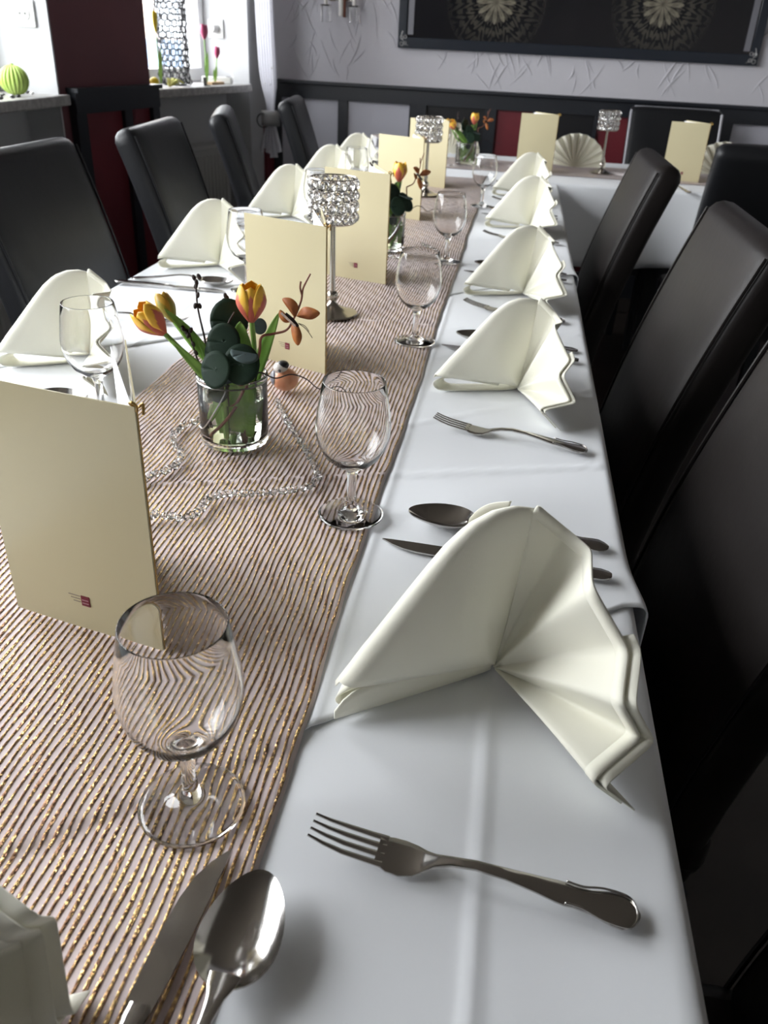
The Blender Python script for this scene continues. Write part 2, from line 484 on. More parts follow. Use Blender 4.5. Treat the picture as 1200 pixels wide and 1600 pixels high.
# window frames and panes
M_PANE = panemat('window_glass')
def window(name, p, d, n, s0, s1, z0=ZS, z1=2.32, off=.235):
    w = None
    a = MB()
    fw = .06
    def bar(u0, u1, v0, v1, nm, par, th=.06, o0=None):
        q = MB(); on_line(p, d, n, u0, u1, -(off + th), -off, v0, v1, q)
        return struct(nm, q, M_UPVC, par, bevel=.004)
    w = bar(s0, s1, z0, z0 + fw, name, None)
    bar(s0, s1, z1 - fw, z1, 'frame_head', w); bar(s0, s0 + fw, z0 + fw, z1 - fw, 'frame_jamb', w); bar(s1 - fw, s1, z0 + fw, z1 - fw, 'frame_jamb', w)
    if s1 - s0 > 1.2:
        mid = (s0 + s1) / 2; bar(mid - .05, mid + .05, z0 + fw, z1 - fw, 'mullion', w)
    q = MB(); on_line(p, d, n, s0 + fw, s1 - fw, -(off + .032), -(off + .028), z0 + fw, z1 - fw, q)
    o = q.build('pane', M_PANE, w)
window('window_1', V((XA, 0)), V((0, 1)), V((-1, 0)), WA[0], WA[1])
window('window_2', PB, dBC, nBC, 0.0, (PC - PB).length)
# wainscot on the back wall
RZ = .972
q = MB(); q.box((PD.x, YB - .045, .905), (2.6, YB, RZ)); t2 = struct('trim_2', q, M_BLACKWOOD)
q = MB(); q.box((PD.x, YB - .065, RZ), (2.6, YB, RZ + .016)); struct('rail_cap', q, M_BLACKWOOD, t2, bevel=.004)
q = MB(); q.box((PD.x, YB - .045, 0), (2.6, YB, .12)); struct('base_rail', q, M_BLACKWOOD, t2)
panels = [(-1.285, -.975, M_PANELGREY), (-.925, -.594, M_PANELGREY), (-.505, -.20, M_PANELBLACK), (-.14, .045, M_RED), (.065, .360, M_PANELBLACK), (.378, .603, M_RED), (.655, .985, M_PANELBLACK), (1.04, 1.40, M_PANELGREY), (1.46, 1.8, M_RED), (1.86, 2.2, M_PANELGREY)]
prev = PD.x
for x0, x1, mm in panels:
    q = MB(); q.box((prev, YB - .04, .12), (x0, YB, .905)); struct('stile', q, M_BLACKWOOD, t2)
    q = MB(); q.box((x0, YB - .02, .12), (x1, YB, .905)); struct('panel', q, mm, t2)
    prev = x1
q = MB(); q.box((prev, YB - .04, .12), (2.6, YB, .905)); struct('stile', q, M_BLACKWOOD, t2)
# narrow red return panel in the corner
dCD = (PD - PC).normalized(); nCD = V((-dCD.y, dCD.x)); LCD = (PD - PC).length
q = MB(); on_line(PC, dCD, nCD, LCD - .13, LCD, 0, .02, 0, .80, q); struct('trim_3', q, M_RED)
q = MB(); on_line(PC, dCD, nCD, LCD - .03, LCD, .02, .05, 0, .975, q); struct('trim_4', q, M_BLACKWOOD)

# outside: paving and a pale house behind a low grey-blue fence
q = MB(); q.box((-30, -20, -.4), (-2.3, 30, -.35)); struct('ground', q, M_GROUND)
h = thing('neighbour_house', 'pale house seen through the window behind the silver ring tower', 'house', (-9, 17, -.35))
q = MB(); q.box((-6, 0, 0), (4, 5, 4)); q.build('facade', mat('pale_render', (.75, .62, .52), .9), h)
q = MB(); q.box((-6.4, -.4, 4), (4.4, 5.4, 4.3)); q.build('roof', mat('tile_roof', (.4, .2, .14), .8), h)
for x in (-4, -1, 2):
    q = MB(); q.box((x, -.05, 1.4), (x + 1.1, .02, 2.8)); q.build('window', mat('pale_house_glass', (.5, .55, .6), .2), h)
fn = thing('garden_fence', 'low blue-grey board fence outside the window', 'fence', (-5.4, 9.5, -.35))
for k in range(14):
    q = MB(); q.box((-3.2 + k * .36, 0, 0), (-3.2 + k * .36 + .34, .04, 1.45)); q.build('board', mat('fence_blue', (.18, .24, .33), .8), fn)
q = MB(); q.box((-3.3, .04, .3), (2, .09, .42)); q.box((-3.3, .04, 1.0), (2, .09, 1.12)); q.build('rail', mat('fence_blue', (.2, .25, .32), .8), fn)

# radiators
def radiator(loc, rotz, w, label):
    t = thing('radiator', label, 'radiator', loc, rotz)
    q = MB(); q.box((-.03, 0, .12), (.03, w, .70)); q.build('body', M_RAD, t, bevel=.008)
    me = None
    n = int(w / .033)
    q = MB(); q.prism([(0, .006), (.007, .011), (.007, .022), (0, .027)][::-1], .15, .67)
    me = q.mesh('rib', M_RAD, False)
    for k in range(n): share('rib', me, t, (.03, .005 + k * .033, 0))
    q = MB(); q.box((-.045, -.004, .70), (.045, w + .004, .715)); q.build('top_grille', M_RAD, t)
    for y in (.12, w - .12):
        q = MB(); q.tube([(0, y, 0), (0, y, .13)], .011); q.build('foot', M_RAD, t)
    return t
radiator((XA - .065, 1.0, 0), 0, 1.75, 'grey ribbed radiator in the niche under the ribbed green ball')
a = PB + dBC * .06 + nBC * .065
radiator((a.x, a.y, 0), math.atan2(dBC.y, dBC.x) - PI / 2, .62, 'grey ribbed radiator in the niche under the silver ring tower')

# ================================================================ TABLES
TT = .75
XL, XR = -.727, .142
YE, YF = -.18, 3.30
tb = thing('banquet_table', 'long banquet table under the white cloths and copper striped runner', 'table', ((XL + XR) / 2, (YE + YF) / 2, 0))
q = MB(); q.box((-.42, YE + .02 - 1.56, .715), (.42, YF - .02 - 1.56, .749)); q.build('tabletop', M_WOODT, tb, bevel=.004)
for sx in (-.07, .07):
    for y in (-1.6, -.55, .55, 1.6):
        q = MB(); q.box((sx - .025, y - .025, 0), (sx + .025, y + .025, .715)); q.build('leg', M_BLACKWOOD, tb)
BT = (-.72, 1.75, 3.31, 4.06)
tb2 = thing('cross_table', 'cross table at the head of the long table by the panelled wall', 'table', (.4, 3.68, 0))
q = MB(); q.box((BT[0] + .02 - .4, BT[2] + .015 - 3.68, .715), (BT[1] - .42, BT[3] - .015 - 3.68, .749)); q.build('tabletop', M_WOODT, tb2, bevel=.004)
for x in (-.60, .20, 1.2):
    for y in (-.1, .1):
        q = MB(); q.box((x - .025, y - .025, 0), (x + .025, y + .025, .715)); q.build('leg', M_BLACKWOOD, tb2)

def sg(t): return 1 / (1 + math.exp(-max(-40, min(40, t))))
def ripple(x, y, s=1.):
    return s * (.0008 * math.sin(7 * x + 3.1 * y) + .0006 * math.sin(11 * y - 5 * x + 1) + .0004 * math.sin(23 * x + 17 * y))
def crease(d, a=.0018, w=.004):
    return a * math.exp(-(d / w) ** 2)
def cloth(name, label, y0f, y1, z, creases, drop=.24, xl=XL, xr=XR, bulge=.0, ny=150, foldamp=.004, group='white tablecloths of the long table', lay=0, nexthem=None):
    xl, xr = xl - .0022 * lay, xr + .0022 * lay
    # cross-section: hang, rounded edge, top, rounded edge, hang
    prof = []
    rr = .010
    nd = 8
    for k in range(nd): prof.append((xl - rr, z - rr - drop + drop * k / nd, -1, 1 - k / nd))
    for k in range(5):
        a = PI - PI / 2 * k / 4; prof.append((xl + rr * math.cos(a), z - rr + rr * math.sin(a), -1, 0))
    nt = 200
    for k in range(1, nt): prof.append((xl + (xr - xl) * k / nt, z, 0, 0))
    for k in range(5):
        a = PI / 2 - PI / 2 * k / 4; prof.append((xr + rr * math.cos(a), z - rr + rr * math.sin(a), 1, 0))
    for k in range(1, nd + 1): prof.append((xr + rr, z - rr - drop * k / nd, 1, k / nd))
    q = MB()
    vs = []; fs = []
    for px, pz, side, hang in prof:
        ys = y0f(min(max(px, xl), xr))
        for j in range(ny + 1):
            y = ys + (y1 - ys) * j / ny
            x, zz = px, pz
            if side == 0:
                free = 1 if nexthem is None else 1 - sg((y - nexthem(x) + .02) / .004)
                zz += max(ripple(x, y), -.0002) + sum(crease(c(x, y)) for c in creases) * free
            else:
                x += side * (hang * (.004 + foldamp * math.sin(9 * y + side)) + bulge * math.exp(-((y - ys) / .05) ** 2) * (1 - hang * .6))
                if hang == 0 and side: zz += max(ripple(x, y), -.0002) * .3
            vs.append((x, y, zz))
    k = len(prof)
    fs = [(i * (ny + 1) + j, (i + 1) * (ny + 1) + j, (i + 1) * (ny + 1) + j + 1, i * (ny + 1) + j + 1) for i in range(k - 1) for j in range(ny)]
    q.add(vs, fs)
    o = q.build(name, M_CLOTH, None, smooth=True, solid=.0012, off=-1)
    return tag(o, label, 'tablecloth', group)
SL = .83
hemB = lambda x: .431 + SL * (x + .089)
hemC = lambda x: 1.639 + 1.0 * (x + .085)
lineX = lambda X: (lambda x, y: x - X)
lineY = lambda Y, s=0.: (lambda x, y: y - Y - s * x)
CRA = [lineX(.026), lineX(-.45), lineY(.19, .02)]
CRB = [lineX(-.10), lineY(.86, .35), lineY(1.20, -.5), lineX(-.56), lineY(1.05, .8), lineY(1.42, .1)]
CRC = [lineX(.03), lineY(2.2, .3), lineY(2.75, -.2), lineX(-.56)]
cloth('tablecloth', 'white tablecloth with a pressed crease under the large fork at the table end', lambda x: YE, .95, .7515, CRA, ny=180, nexthem=hemB)
cloth('tablecloth', 'white tablecloth whose slanting hem passes under the end napkin fan', hemB, 2.1, .7537, CRB, bulge=.010, ny=200, lay=1, nexthem=hemC)
cloth('tablecloth', 'white tablecloth on the stretch of long table next to the cross table', hemC, 3.276, .7555, CRC, bulge=.006, ny=130, lay=2)
# cross table cloth, drop to the front and back
def cross_cloth():
    q = MB(); vs = []; prof = []
    rr = .012; nd = 10; drop = .25; z = .7566
    y0, y1 = BT[2], BT[3]
    for k in range(nd): prof.append((y0 - rr, z - rr - drop + drop * k / nd, -1, 1 - k / nd))
    for k in range(5):
        a = PI - PI / 2 * k / 4; prof.append((y0 + rr * math.cos(a), z - rr + rr * math.sin(a), -1, 0))
    for k in range(1, 30): prof.append((y0 + (y1 - y0) * k / 30, z, 0, 0))
    for k in range(5):
        a = PI / 2 - PI / 2 * k / 4; prof.append((y1 + rr * math.cos(a), z - rr + rr * math.sin(a), 1, 0))
    for k in range(1, nd + 1): prof.append((y1 + rr, z - rr - drop * k / nd, 1, k / nd))
    nx = 170
    for py, pz, side, hang in prof:
        for i in range(nx + 1):
            x = BT[0] + (BT[1] - BT[0]) * i / nx
            y, zz = py, pz
            if side: y += side * hang * (.03 * math.sin(8.2 * x + .6) + .025 + .012 * math.sin(19 * x))
            if side < 0: zz -= hang * (.05 * abs(math.sin(3.3 * x + .4)) - .02)
            if side == 0: zz += max(ripple(x, y), 0)
            if side < 0 and hang and x < XR + .02: y, zz = y0 - rr, z - rr - .03 * hang
            vs.append((x, y, zz))
    k = len(prof)
    q.add(vs, [(i * (nx + 1) + j, i * (nx + 1) + j + 1, (i + 1) * (nx + 1) + j + 1, (i + 1) * (nx + 1) + j) for i in range(k - 1) for j in range(nx)])
    o = q.build('tablecloth', M_CLOTH, None, smooth=True, solid=.0012, off=-1)
    tag(o, 'white tablecloth hanging in folds from the cross table', 'tablecloth')
cross_cloth()

# ---------------------------------------------------------------- runners
def runner_mats():
    mm = bpy.data.materials.new('blush_runner_gauze'); mm.use_nodes = True
    nt = mm.node_tree; b = nt.nodes['Principled BSDF']; N = nt.nodes.new; L = nt.links.new
    b.inputs['Base Color'].default_value = (.63, .53, .53, 1); b.inputs['Roughness'].default_value = .55; b.inputs['Sheen Weight'].default_value = .3
    m2 = bpy.data.materials.new('copper_lame_stripe'); m2.use_nodes = True
    nt = m2.node_tree; b = nt.nodes['Principled BSDF']; N = nt.nodes.new; L = nt.links.new
    tc = N('ShaderNodeTexCoord')
    nz = N('ShaderNodeTexNoise'); nz.inputs['Scale'].default_value = 420; nz.inputs['Detail'].default_value = 2; L(tc.outputs['Object'], nz.inputs['Vector'])
    rp = N('ShaderNodeValToRGB'); rp.color_ramp.elements[0].position = .72; rp.color_ramp.elements[1].position = .92
    rp.color_ramp.elements[0].color = (.20, .105, .060, 1); rp.color_ramp.elements[1].color = (.80, .56, .24, 1)
    n3 = N('ShaderNodeTexNoise'); n3.inputs['Scale'].default_value = 9; L(tc.outputs['Object'], n3.inputs['Vector'])  # patches of gold flecks put glints into the stripe colour
    ad = N('ShaderNodeMath'); ad.operation = 'MULTIPLY_ADD'; ad.inputs[1].default_value = .55; L(n3.outputs[0], ad.inputs[0]); L(nz.outputs[0], ad.inputs[2])
    L(ad.outputs[0], rp.inputs[0]); L(rp.outputs[0], b.inputs['Base Color'])
    b.inputs['Metallic'].default_value = .9; b.inputs['Roughness'].default_value = .27
    bp = N('ShaderNodeBump'); bp.inputs['Strength'].default_value = .9; bp.inputs['Distance'].default_value = .002
    n2 = N('ShaderNodeTexNoise'); n2.inputs['Scale'].default_value = 600; L(tc.outputs['Object'], n2.inputs['Vector'])
    L(n2.outputs[0], bp.inputs['Height']); L(bp.outputs[0], b.inputs['Normal'])
    return mm, m2
M_GAUZE, M_LAME = runner_mats()
def sg(t): return 1 / (1 + math.exp(-max(-40, min(40, t))))
def zcl(x, y):
    h = .7515 + max(ripple(x, y), -.0002) + sum(crease(c(x, y)) for c in CRA)
    hb = .7537 + max(ripple(x, y), -.0002) + sum(crease(c(x, y)) for c in CRB)
    hc = .7555 + max(ripple(x, y), -.0002) + sum(crease(c(x, y)) for c in CRC)
    h += max(0, hb - h) * sg((y - hemB(x) + .009) / .0018)
    h += max(0, hc - h) * sg((y - hemC(x) + .009) / .0018)
    return h
def rz(x, y):
    # the runner lies on the cloths and ripples a little
    return zcl(x, y) + .0014 + .0006 * (1 + math.sin(38 * x + 2.2 * math.sin(9 * y)) * math.sin(13 * y + 8 * x)) + .0003 * math.sin(60 * y + 30 * x)
def zrun(x, y): return rz(x, y) + .0018
def zon(x, y): return zcl(x, y) + .0012
def wobble(x, y):
    return .0016 * math.sin(8 * y + 6 * x) + .0007 * math.sin(27 * y + 40 * x) + .0004 * math.sin(63 * y + 15 * x)
RX0, RX1 = -.470, -.105
rn = thing('table_runner', 'sheer blush runner with thin copper stripes along the long table', 'runner', (0, 0, .75))
def ex(t, y): return RX0 + (RX1 - RX0) * t
q = MB(); ny = 760; nx = 44
q.grid(lambda a, b: (ex(a, 0) + wobble(ex(a, 0), YE + .02 + b * 3.42), YE + .02 + b * 3.42, rz(ex(a, 0), YE + .02 + b * 3.42) - .75), nx, ny)
q.build('gauze', M_GAUZE, rn, smooth=True, solid=.0004)
q = MB(); NS = 64
for k in range(NS):
    x = RX0 + .004 + (RX1 - RX0 - .008) * k / (NS - 1)
    w = .00105
    n = 420; vs = []; fs = []
    for j in range(n + 1):
        y = YE + .02 + 3.42 * (j / n) ** 1.35
        xx = x + wobble(x, y) + .00035 * math.sin(90 * y + k * 2.1)
        z = rz(x, y) - .75 + .0005
        ww = w * (1 + .25 * math.sin(140 * y + k))
        vs += [(xx - ww, y, z), (xx, y, z + .0006), (xx + ww, y, z)]
    for j in range(n):
        fs += [(3 * j, 3 * j + 1, 3 * j + 4, 3 * j + 3), (3 * j + 1, 3 * j + 2, 3 * j + 5, 3 * j + 4)]
    q.add(vs, fs)
o = q.build('copper_stripes', M_LAME, rn, smooth=True); o['kind'] = 'stuff'
rn2 = thing('table_runner', 'sheer blush runner laid across the cross table', 'runner', (0, 0, .757))
RY0, RY1 = 3.50, 3.86
q = MB(); q.grid(lambda a, b: (BT[0] + .05 + 2.6 * a, RY0 + (RY1 - RY0) * b + .002 * math.sin(20 * a), .0024 + .0005 * math.sin(40 * a + 8 * b)), 120, 20)
q.build('gauze', M_GAUZE, rn2, smooth=True, solid=.0004)
q = MB()
for k in range(58):
    y = RY0 + .004 + (RY1 - RY0 - .008) * k / 57
    q.grid(lambda a, b: (BT[0] + .05 + 2.6 * a, y + .002 * math.sin(20 * a) + (b - .5) * .002, .0032 + .0005 * math.sin(40 * a)), 90, 1)
o = q.build('copper_stripes', M_LAME, rn2, smooth=True); o['kind'] = 'stuff'
ZC = .7566     # top of cloth for things standing on it
ZR = .7580     # top of runner

# ================================================================ NAPKINS
AIM = V((.16, .73, -.66)).normalized()
NT = [V(p) + AIM * k for p, k in [((.016, .014, .144), -.012), ((.036, .004, .139), .010), ((.053, -.015, .134), .014), ((.054, -.050, .124), -.012), ((.081, -.073, .096), .012), ((.079, -.098, .070), -.012), ((.097, -.099, .044), .010), ((.064, -.126, .029), -.006), ((.088, -.117, .004), 0)]]
FD = V((-.117, -.068, 0)).normalized()
def mirror(p):
    h = V((p.x, p.y, 0)); k = FD * (2 * h.dot(FD)) - h
    return V((k.x, k.y, p.z))
TAB = [(0, .97), (.144, 1.05), (.31, 1.12), (.5, 1.20), (.655, 1.265), (.755, 1.275), (.845, 1.22), (.92, 1.13), (1.0, .99)]
def itab(t):
    for (x0, y0), (x1, y1) in zip(TAB, TAB[1:]):
        if t <= x1 + 1e-9: return y0 + (y1 - y0) * (t - x0) / (x1 - x0)
    return .99
def make_napkin(label, variant=0, loop=True):
    t = thing('napkin', label, 'napkin', group='cream napkins folded into standing fans')
    tips = list(reversed(NT)) + [mirror(p) * .78 for p in NT]
    rs = random.Random(variant)
    tips = [p * (1 + rs.uniform(-.015, .015)) for p in tips]
    poly = []
    K = 9
    for i in range(len(tips) - 1):
        for k in range(K):
            poly.append(tips[i].lerp(tips[i + 1], k / K))
    poly.append(tips[-1])
    for _ in range(2):
        poly = [poly[0]] + [(poly[i - 1] + poly[i] * 2 + poly[i + 1]) / 4 for i in range(1, len(poly) - 1)] + [poly[-1]]
    apex = V((0, 0, .004))
    def fan(r0, r1, sc_, shift, a, b, nr):
        q = MB(); n = b - a
        def fn(u, v):
            p = poly[a + round(u * n)]; r = r0 + (r1 - r0) * v
            bow = V((0, 0, .004)) * math.sin(PI * r) * .6
            c = apex + (p - apex) * r * sc_ + bow + shift * r
            c.z = max(c.z, .0012); return c
        q.grid(fn, n, nr); return q
    N = len(poly) - 1
    fan(.02, 1, 1.0, V((0, 0, 0)), 0, N, 10).build('fan', M_NAP, t, smooth=True, solid=.0010)
    fan(.925, 1.002, 1.0, V((-.0002, 0, .0002)), 0, N, 2).build('hem', M_NAP, t, smooth=True, solid=.0017)
    fan(.25, 1.0, 1.045, V((.004, .002, -.001)), 0, int(N * .25), 8).build('back_layer', M_NAP, t, smooth=True, solid=.0010)
    # stand: a folded triangular flap with a rounded edge
    a = V((-.119, -.072, .021)); b = V((.014, .012, .145))
    nn = a.cross(b).normalized()
    if nn.y > 0: nn = -nn
    def edge(f):
        c, s = math.cos(f), math.sin(f)
        return (a * c + b * s) / (c + s) * (itab(f * 2 / PI) - .02)
    def flap(u, v):
        f = u * PI / 2; e = edge(f); L_ = e.length; w = .008 * math.cos(f) ** .8 + .004
        if v < .45:
            r = v / .45; al = 0
        elif v < .65:
            r = 1; al = (v - .45) / .2 * PI
        else:
            r = 1 - (v - .65) / .35 * .75; al = PI
        ww = w * (.15 + .85 * r ** .7)
        bulge = .010 * math.sin(PI * r) * math.sin(2 * f)
        c = e * (r * (1 - w / L_) + (w / L_) * math.sin(al) * (1 if .45 <= v <= .65 else 0)) + nn * (ww * math.cos(al) + bulge * (1 if al < 1.5 else -.3))
        c.z = max(c.z + (.011 * (1 - .6 * u) if v < .55 else .003), .002)
        return c
    q = MB(); q.grid(flap, 26, 34); q.build('stand', M_NAP, t, smooth=True, solid=.0010)
    # the turned-up foot below the stand
    u = V((-.119, -.072, 0)); dep = V((.004, .038, 0)) * .9
    pts = [(.03, .004), (.25, .0025), (.6, .002), (.84, .0025), (.92, .005), (.95, .010), (.93, .015), (.82, .0185), (.6, .017 if loop else .020), (.3, .014 if loop else .021), (.10, .011 if loop else .016), (.02, .0085)]
    if loop: pts = [(p[0], p[1] * (1.25 if 3 < i < 10 else 1)) for i, p in enumerate(pts)]
    loopc = spline([V((p[0], 0, p[1])) for p in pts], 4)
    q = MB()
    q.grid(lambda s, v: u * loopc[round(s * (len(loopc) - 1))].x + dep * v + V((0, 0, loopc[round(s * (len(loopc) - 1))].z * (1 - .2 * v))), len(loopc) - 1, 4)
    q.build('foot', M_NAP, t, smooth=True, solid=.0013)
    if not loop:
        q = MB()
        nh = V((nn.x, nn.y, 0)).normalized()
        q.grid(lambda s, v: u * (.01 + .97 * s) + nh * (.012 * (.15 + .85 * s ** .7) - .0035) + V((0, 0, .0012 + (.013 + .016 * s) * v * (1 - .75 * s ** 10))), 20, 3)
        q.build('tuck', M_NAP, t, smooth=True, solid=.0013)
    return t
nap_proto = make_napkin('cream fan napkin, fifth from the cross table on the chair side away from the windows', 0, False)
q = MB()
cu = [PY(733, 812, .60), PY(748, 797, .595), PY(768, 788, .59), (PY(799, 785, .585))]
cu = spline([c - V((.027, .508, .7545)) for c in cu], 5)
q.grid(lambda s, v: cu[round(s * 15)] + V((-.004 * v, .012 * v, -.035 * v)), 15, 4)
q.build('curled_corner', M_NAP, nap_proto, smooth=True, solid=.0013)
nap_proto.location = (.027, .508, zon(.027, .508))
nap2 = make_napkin('cream fan napkin, fourth from the cross table on the side away from the windows', 5, True)
nap2.location = (.037, 1.128, zon(.037, 1.128)); nap2.scale = (.94, .94, .90); nap2.rotation_euler.z = -.26
nap_proto['label'] = 'cream fan napkin with wide open fan, fifth from cross table, side away from windows'
copy_tree(nap2, (.040, 1.665, zon(.04, 1.665)), -.20, 'cream fan napkin, third from the cross table on the side away from the windows')
copy_tree(nap2, (.050, 2.36, zon(.05, 2.36)), -.28, 'cream fan napkin, second from the cross table on the side away from the windows')
copy_tree(nap2, (.045, 2.93, zon(.045, 2.93)), -.24, 'cream fan napkin, nearest the cross table on the side away from the windows')
for k, (x, y, rot) in enumerate([(-.590, 1.075, -.06), (-.600, 1.68, 0), (-.595, 2.27, .02), (-.595, 2.79, 0), (-.585, 3.21, .02)]):
    copy_tree(nap2, (x, y, zon(x, y)), rot, 'cream fan napkin on the window side of the long table, %s from the cross table' % ORD[5 - k])
def make_open_fan(label):
    t = thing('napkin', label, 'napkin', group='cream napkins folded into standing fans')
    NP = 11; R_ = .128
    def fn(u, v):
        k = u * 2 * NP; a = PI * (.02 + .96 * u)
        zig = abs((k % 2) - 1) * 2 - 1
        r = (.03 + .97 * v)
        d = zig * .0135 * r
        return V((-R_ * r * math.cos(a), -.010 - d - .03 * r * math.sin(a) * 0, .006 + R_ * r * math.sin(a)))
    q = MB(); q.grid(fn, NP * 2, 8); q.build('fan', M_NAP, t, smooth=False, solid=.0010)
    q = MB(); q.grid(lambda u, v: fn(u, .93 + .07 * v) + V((0, -.0004, 0)), NP * 2, 1); q.build('hem', M_NAP, t, smooth=False, solid=.0016)
    q = MB(); q.grid(lambda u, v: V(((u - .5) * .05 * (1 - v) , .004 + .10 * v, .002 + .118 * (1 - v) * (1 - .25 * abs(u - .5)))), 8, 8); q.build('stand', M_NAP, t, smooth=True, solid=.001)
    return t
of = make_open_fan('cream fan napkin on the cross table between menu card and crystal candle holder')
of.location = (.232, 3.74, ZC + .0045); of.rotation_euler.z = -.15
copy_tree(of, (.82, 3.78, ZC + .0045), .1, 'cream fan napkin on the cross table, half behind the menu card by the black chair')
copy_tree(of, (-.30, 3.93, ZC + .0045), 0, 'cream fan napkin on the cross table behind the tulip vase')
copy_tree(nap2, (-.297, .150, zrun(-.3, .15)), 1.36, 'cream fan napkin at the end setting, beside the knife and spoon at the table end')

# ================================================================ GLASSES
def make_glass(label):
    t = thing('wine_glass', label, 'glass', group='empty wine glasses')
    H = .147
    outer = [(.0, .0008), (.030, .0008), (.0335, .0012), (.0338, .0022), (.030, .0033), (.018, .0052), (.0095, .0080), (.0062, .0125), (.0050, .020), (.0046, .034), (.0050, .046), (.0068, .053)]
    inner = []
    q = MB()
    stem = outer + [(.0105, .0560)]
    bowl_o = [(.0105, .0560), (.0190, .0605), (.0275, .0690), (.0335, .0800), (.0368, .0930), (.0371, .1040), (.0352, .1190), (.0326, .1340), (.0304, .1462), (.0301, .1470)]
    bowl_i = [(.0298, .1470), (.0297, .1462), (.0319, .1340), (.0345, .1190), (.0364, .1040), (.0361, .0930), (.0327, .0805), (.0262, .0700), (.0175, .0628), (.0085, .0598), (.0, .0592)]
    q.lathe(stem, 48); 
    # one closed surface: foot, stem, bowl outside, rim, bowl inside
    q = MB(); q.lathe(stem + bowl_o[1:] + bowl_i, 56)
    me = q
    o = q.build('bowl_and_stem', M_GLASS, t, smooth=True)
    return t
G0 = make_glass('empty wine glass standing on the runner next to the knife at the table end')
def gl(p, z, label, first=False):
    if first: G0.location = (p[0], p[1], z); G0['label'] = label; return
    copy_tree(G0, (p[0], p[1], z), 0, label)
for k, (u, v) in enumerate([(300, 1253), (548, 805), (648, 533), (697, 410), (752, 323)]):
    p = P(u, v, ZR)
    gl(p, zrun(p.x, p.y) - .0006, 'empty wine glass on the runner edge away from the windows, %s from the cross table' % ORD[5 - k], k == 0)
for k, (x, y) in enumerate([(-.482, .89), (-.482, 1.508), (-.482, 2.10), (-.482, 2.62), (-.482, 3.04)]):
    gl((x, y), max(zrun(-.465, y + d) for d in (-.02, 0, .02)) - .0006, 'empty wine glass on the window side of the long table, %s from the cross table' % ORD[5 - k])
gl((-.33, 3.80), ZR + .003, 'empty wine glass on the cross table near the tulip vase')
gl((-.40, 3.73), ZR + .003, 'empty wine glass on the cross table beside the crystal candle holder of the long table')

# ================================================================ CUTLERY
def make_fork():
    q = MB()
    L_ = .198
    head = [(.042, .0095, .0045), (.050, .0125, .0025), (.058, .0128, .0018), (.066, .0110, .0022), (.072, .0075, .0042), (.078, .0046, .0070), (.088, .0034, .0100), (.102, .0034, .0118), (.120, .0040, .0110), (.138, .0058, .0088), (.150, .0075, .0070), (.155, .0078, .0064), (.160, .0072, .0058), (.170, .0078, .0048), (.182, .0112, .0036), (.188, .0116, .0032), (.193, .0092, .0028), (.1965, .0052, .0026), (.198, .0020, .0026)]
    q.loft([((x, 0, z + .001), w, .0013 if x < .075 else .0016) for x, w, z in head], 14, 3)
    for y in (-.0093, -.0031, .0031, .0093):
        pts = [(0, y * .86, .0125), (.010, y * .93, .0092), (.022, y, .0066), (.036, y, .0050), (.047, y, .0040)]
        q.loft([((x, yy, z + .001), w, .0010) for (x, yy, z), w in zip(pts, (.0007, .0013, .0017, .0019, .0022))], 8, 2.4)
    return q
def make_spoon():
    q = MB()
    bl, bw, dp = .070, .0225, .0105
    n = 40; k = 9; vs = []
    def out(a):
        c, s = math.cos(a), math.sin(a)
        return (bl / 2 - c * bl / 2, s * bw * (1 - .18 * c) )
    for lay in (0, 1):
        for j in range(k + 1):
            t = j / k
            for i in range(n):
                x, y = out(2 * PI * i / n)
                x = bl * .52 + (x - bl * .52) * t; y *= t
                z = dp * (t ** 2.2) + .0015 + (.0035 * (x / bl) if False else 0)
                vs.append((x, y, z - (.0013 if lay else 0)))
    fs = []
    m_ = (k + 1) * n
    for lay in (0, 1):
        for j in range(k):
            for i in range(n):
                l = (i + 1) % n
                f4 = (lay * m_ + j * n + i, lay * m_ + (j + 1) * n + i, lay * m_ + (j + 1) * n + l, lay * m_ + j * n + l)
                fs.append(f4 if lay else f4[::-1])
    for i in range(n):
        l = (i + 1) % n
        fs.append((k * n + i, k * n + l, m_ + k * n + l, m_ + k * n + i))
    q.add(vs, fs)
    hd = [(.062, .0085, .0105), (.069, .0072, .0122), (.076, .0048, .0142), (.088, .0034, .0160), (.105, .0035, .0158), (.125, .0042, .0130), (.145, .0062, .0095), (.158, .0078, .0075), (.164, .0072, .0066), (.176, .0082, .0050), (.188, .0114, .0036), (.194, .0116, .0032), (.199, .0090, .0028), (.2025, .0050, .0026), (.204, .0020, .0026)]
    q.loft([((x, 0, z), w, .0014) for x, w, z in hd], 14, 3)
    return q
def make_knife():
    q = MB()
    spine = [(0, .0075), (.01, .0082), (.03, .0086), (.06, .0085), (.09, .0076), (.105, .006)]
    belly = [(.105, -.006), (.095, -.0078), (.08, -.0085), (.055, -.0088), (.038, -.0080), (.024, -.0055), (.012, -.0005), (.004, .0048)]
    pts = spine + belly
    n = len(pts)
    top = [(x, y, .0030 if abs(y) < 5 else 0) for x, y in pts]; mid = sum
    q.add([(x, y, .0018) for x, y in pts] + [(x, y, .0034) for x, y in pts], [tuple(range(n)), tuple(reversed(range(n, 2 * n)))] + [(i, n + i, n + (i + 1) % n, (i + 1) % n) for i in range(n)])
    hd = [(.098, .0062, .0028), (.106, .0062, .0036), (.112, .0050, .0042), (.122, .0052, .0044), (.150, .0064, .0046), (.180, .0082, .0046), (.200, .0096, .0045), (.212, .0096, .0044), (.219, .0072, .0042), (.222, .0035, .0042)]
    q.loft([((x, 0, z), w, .0022 if x > .108 else .0014) for x, w, z in hd], 14, 2.6)
    return q
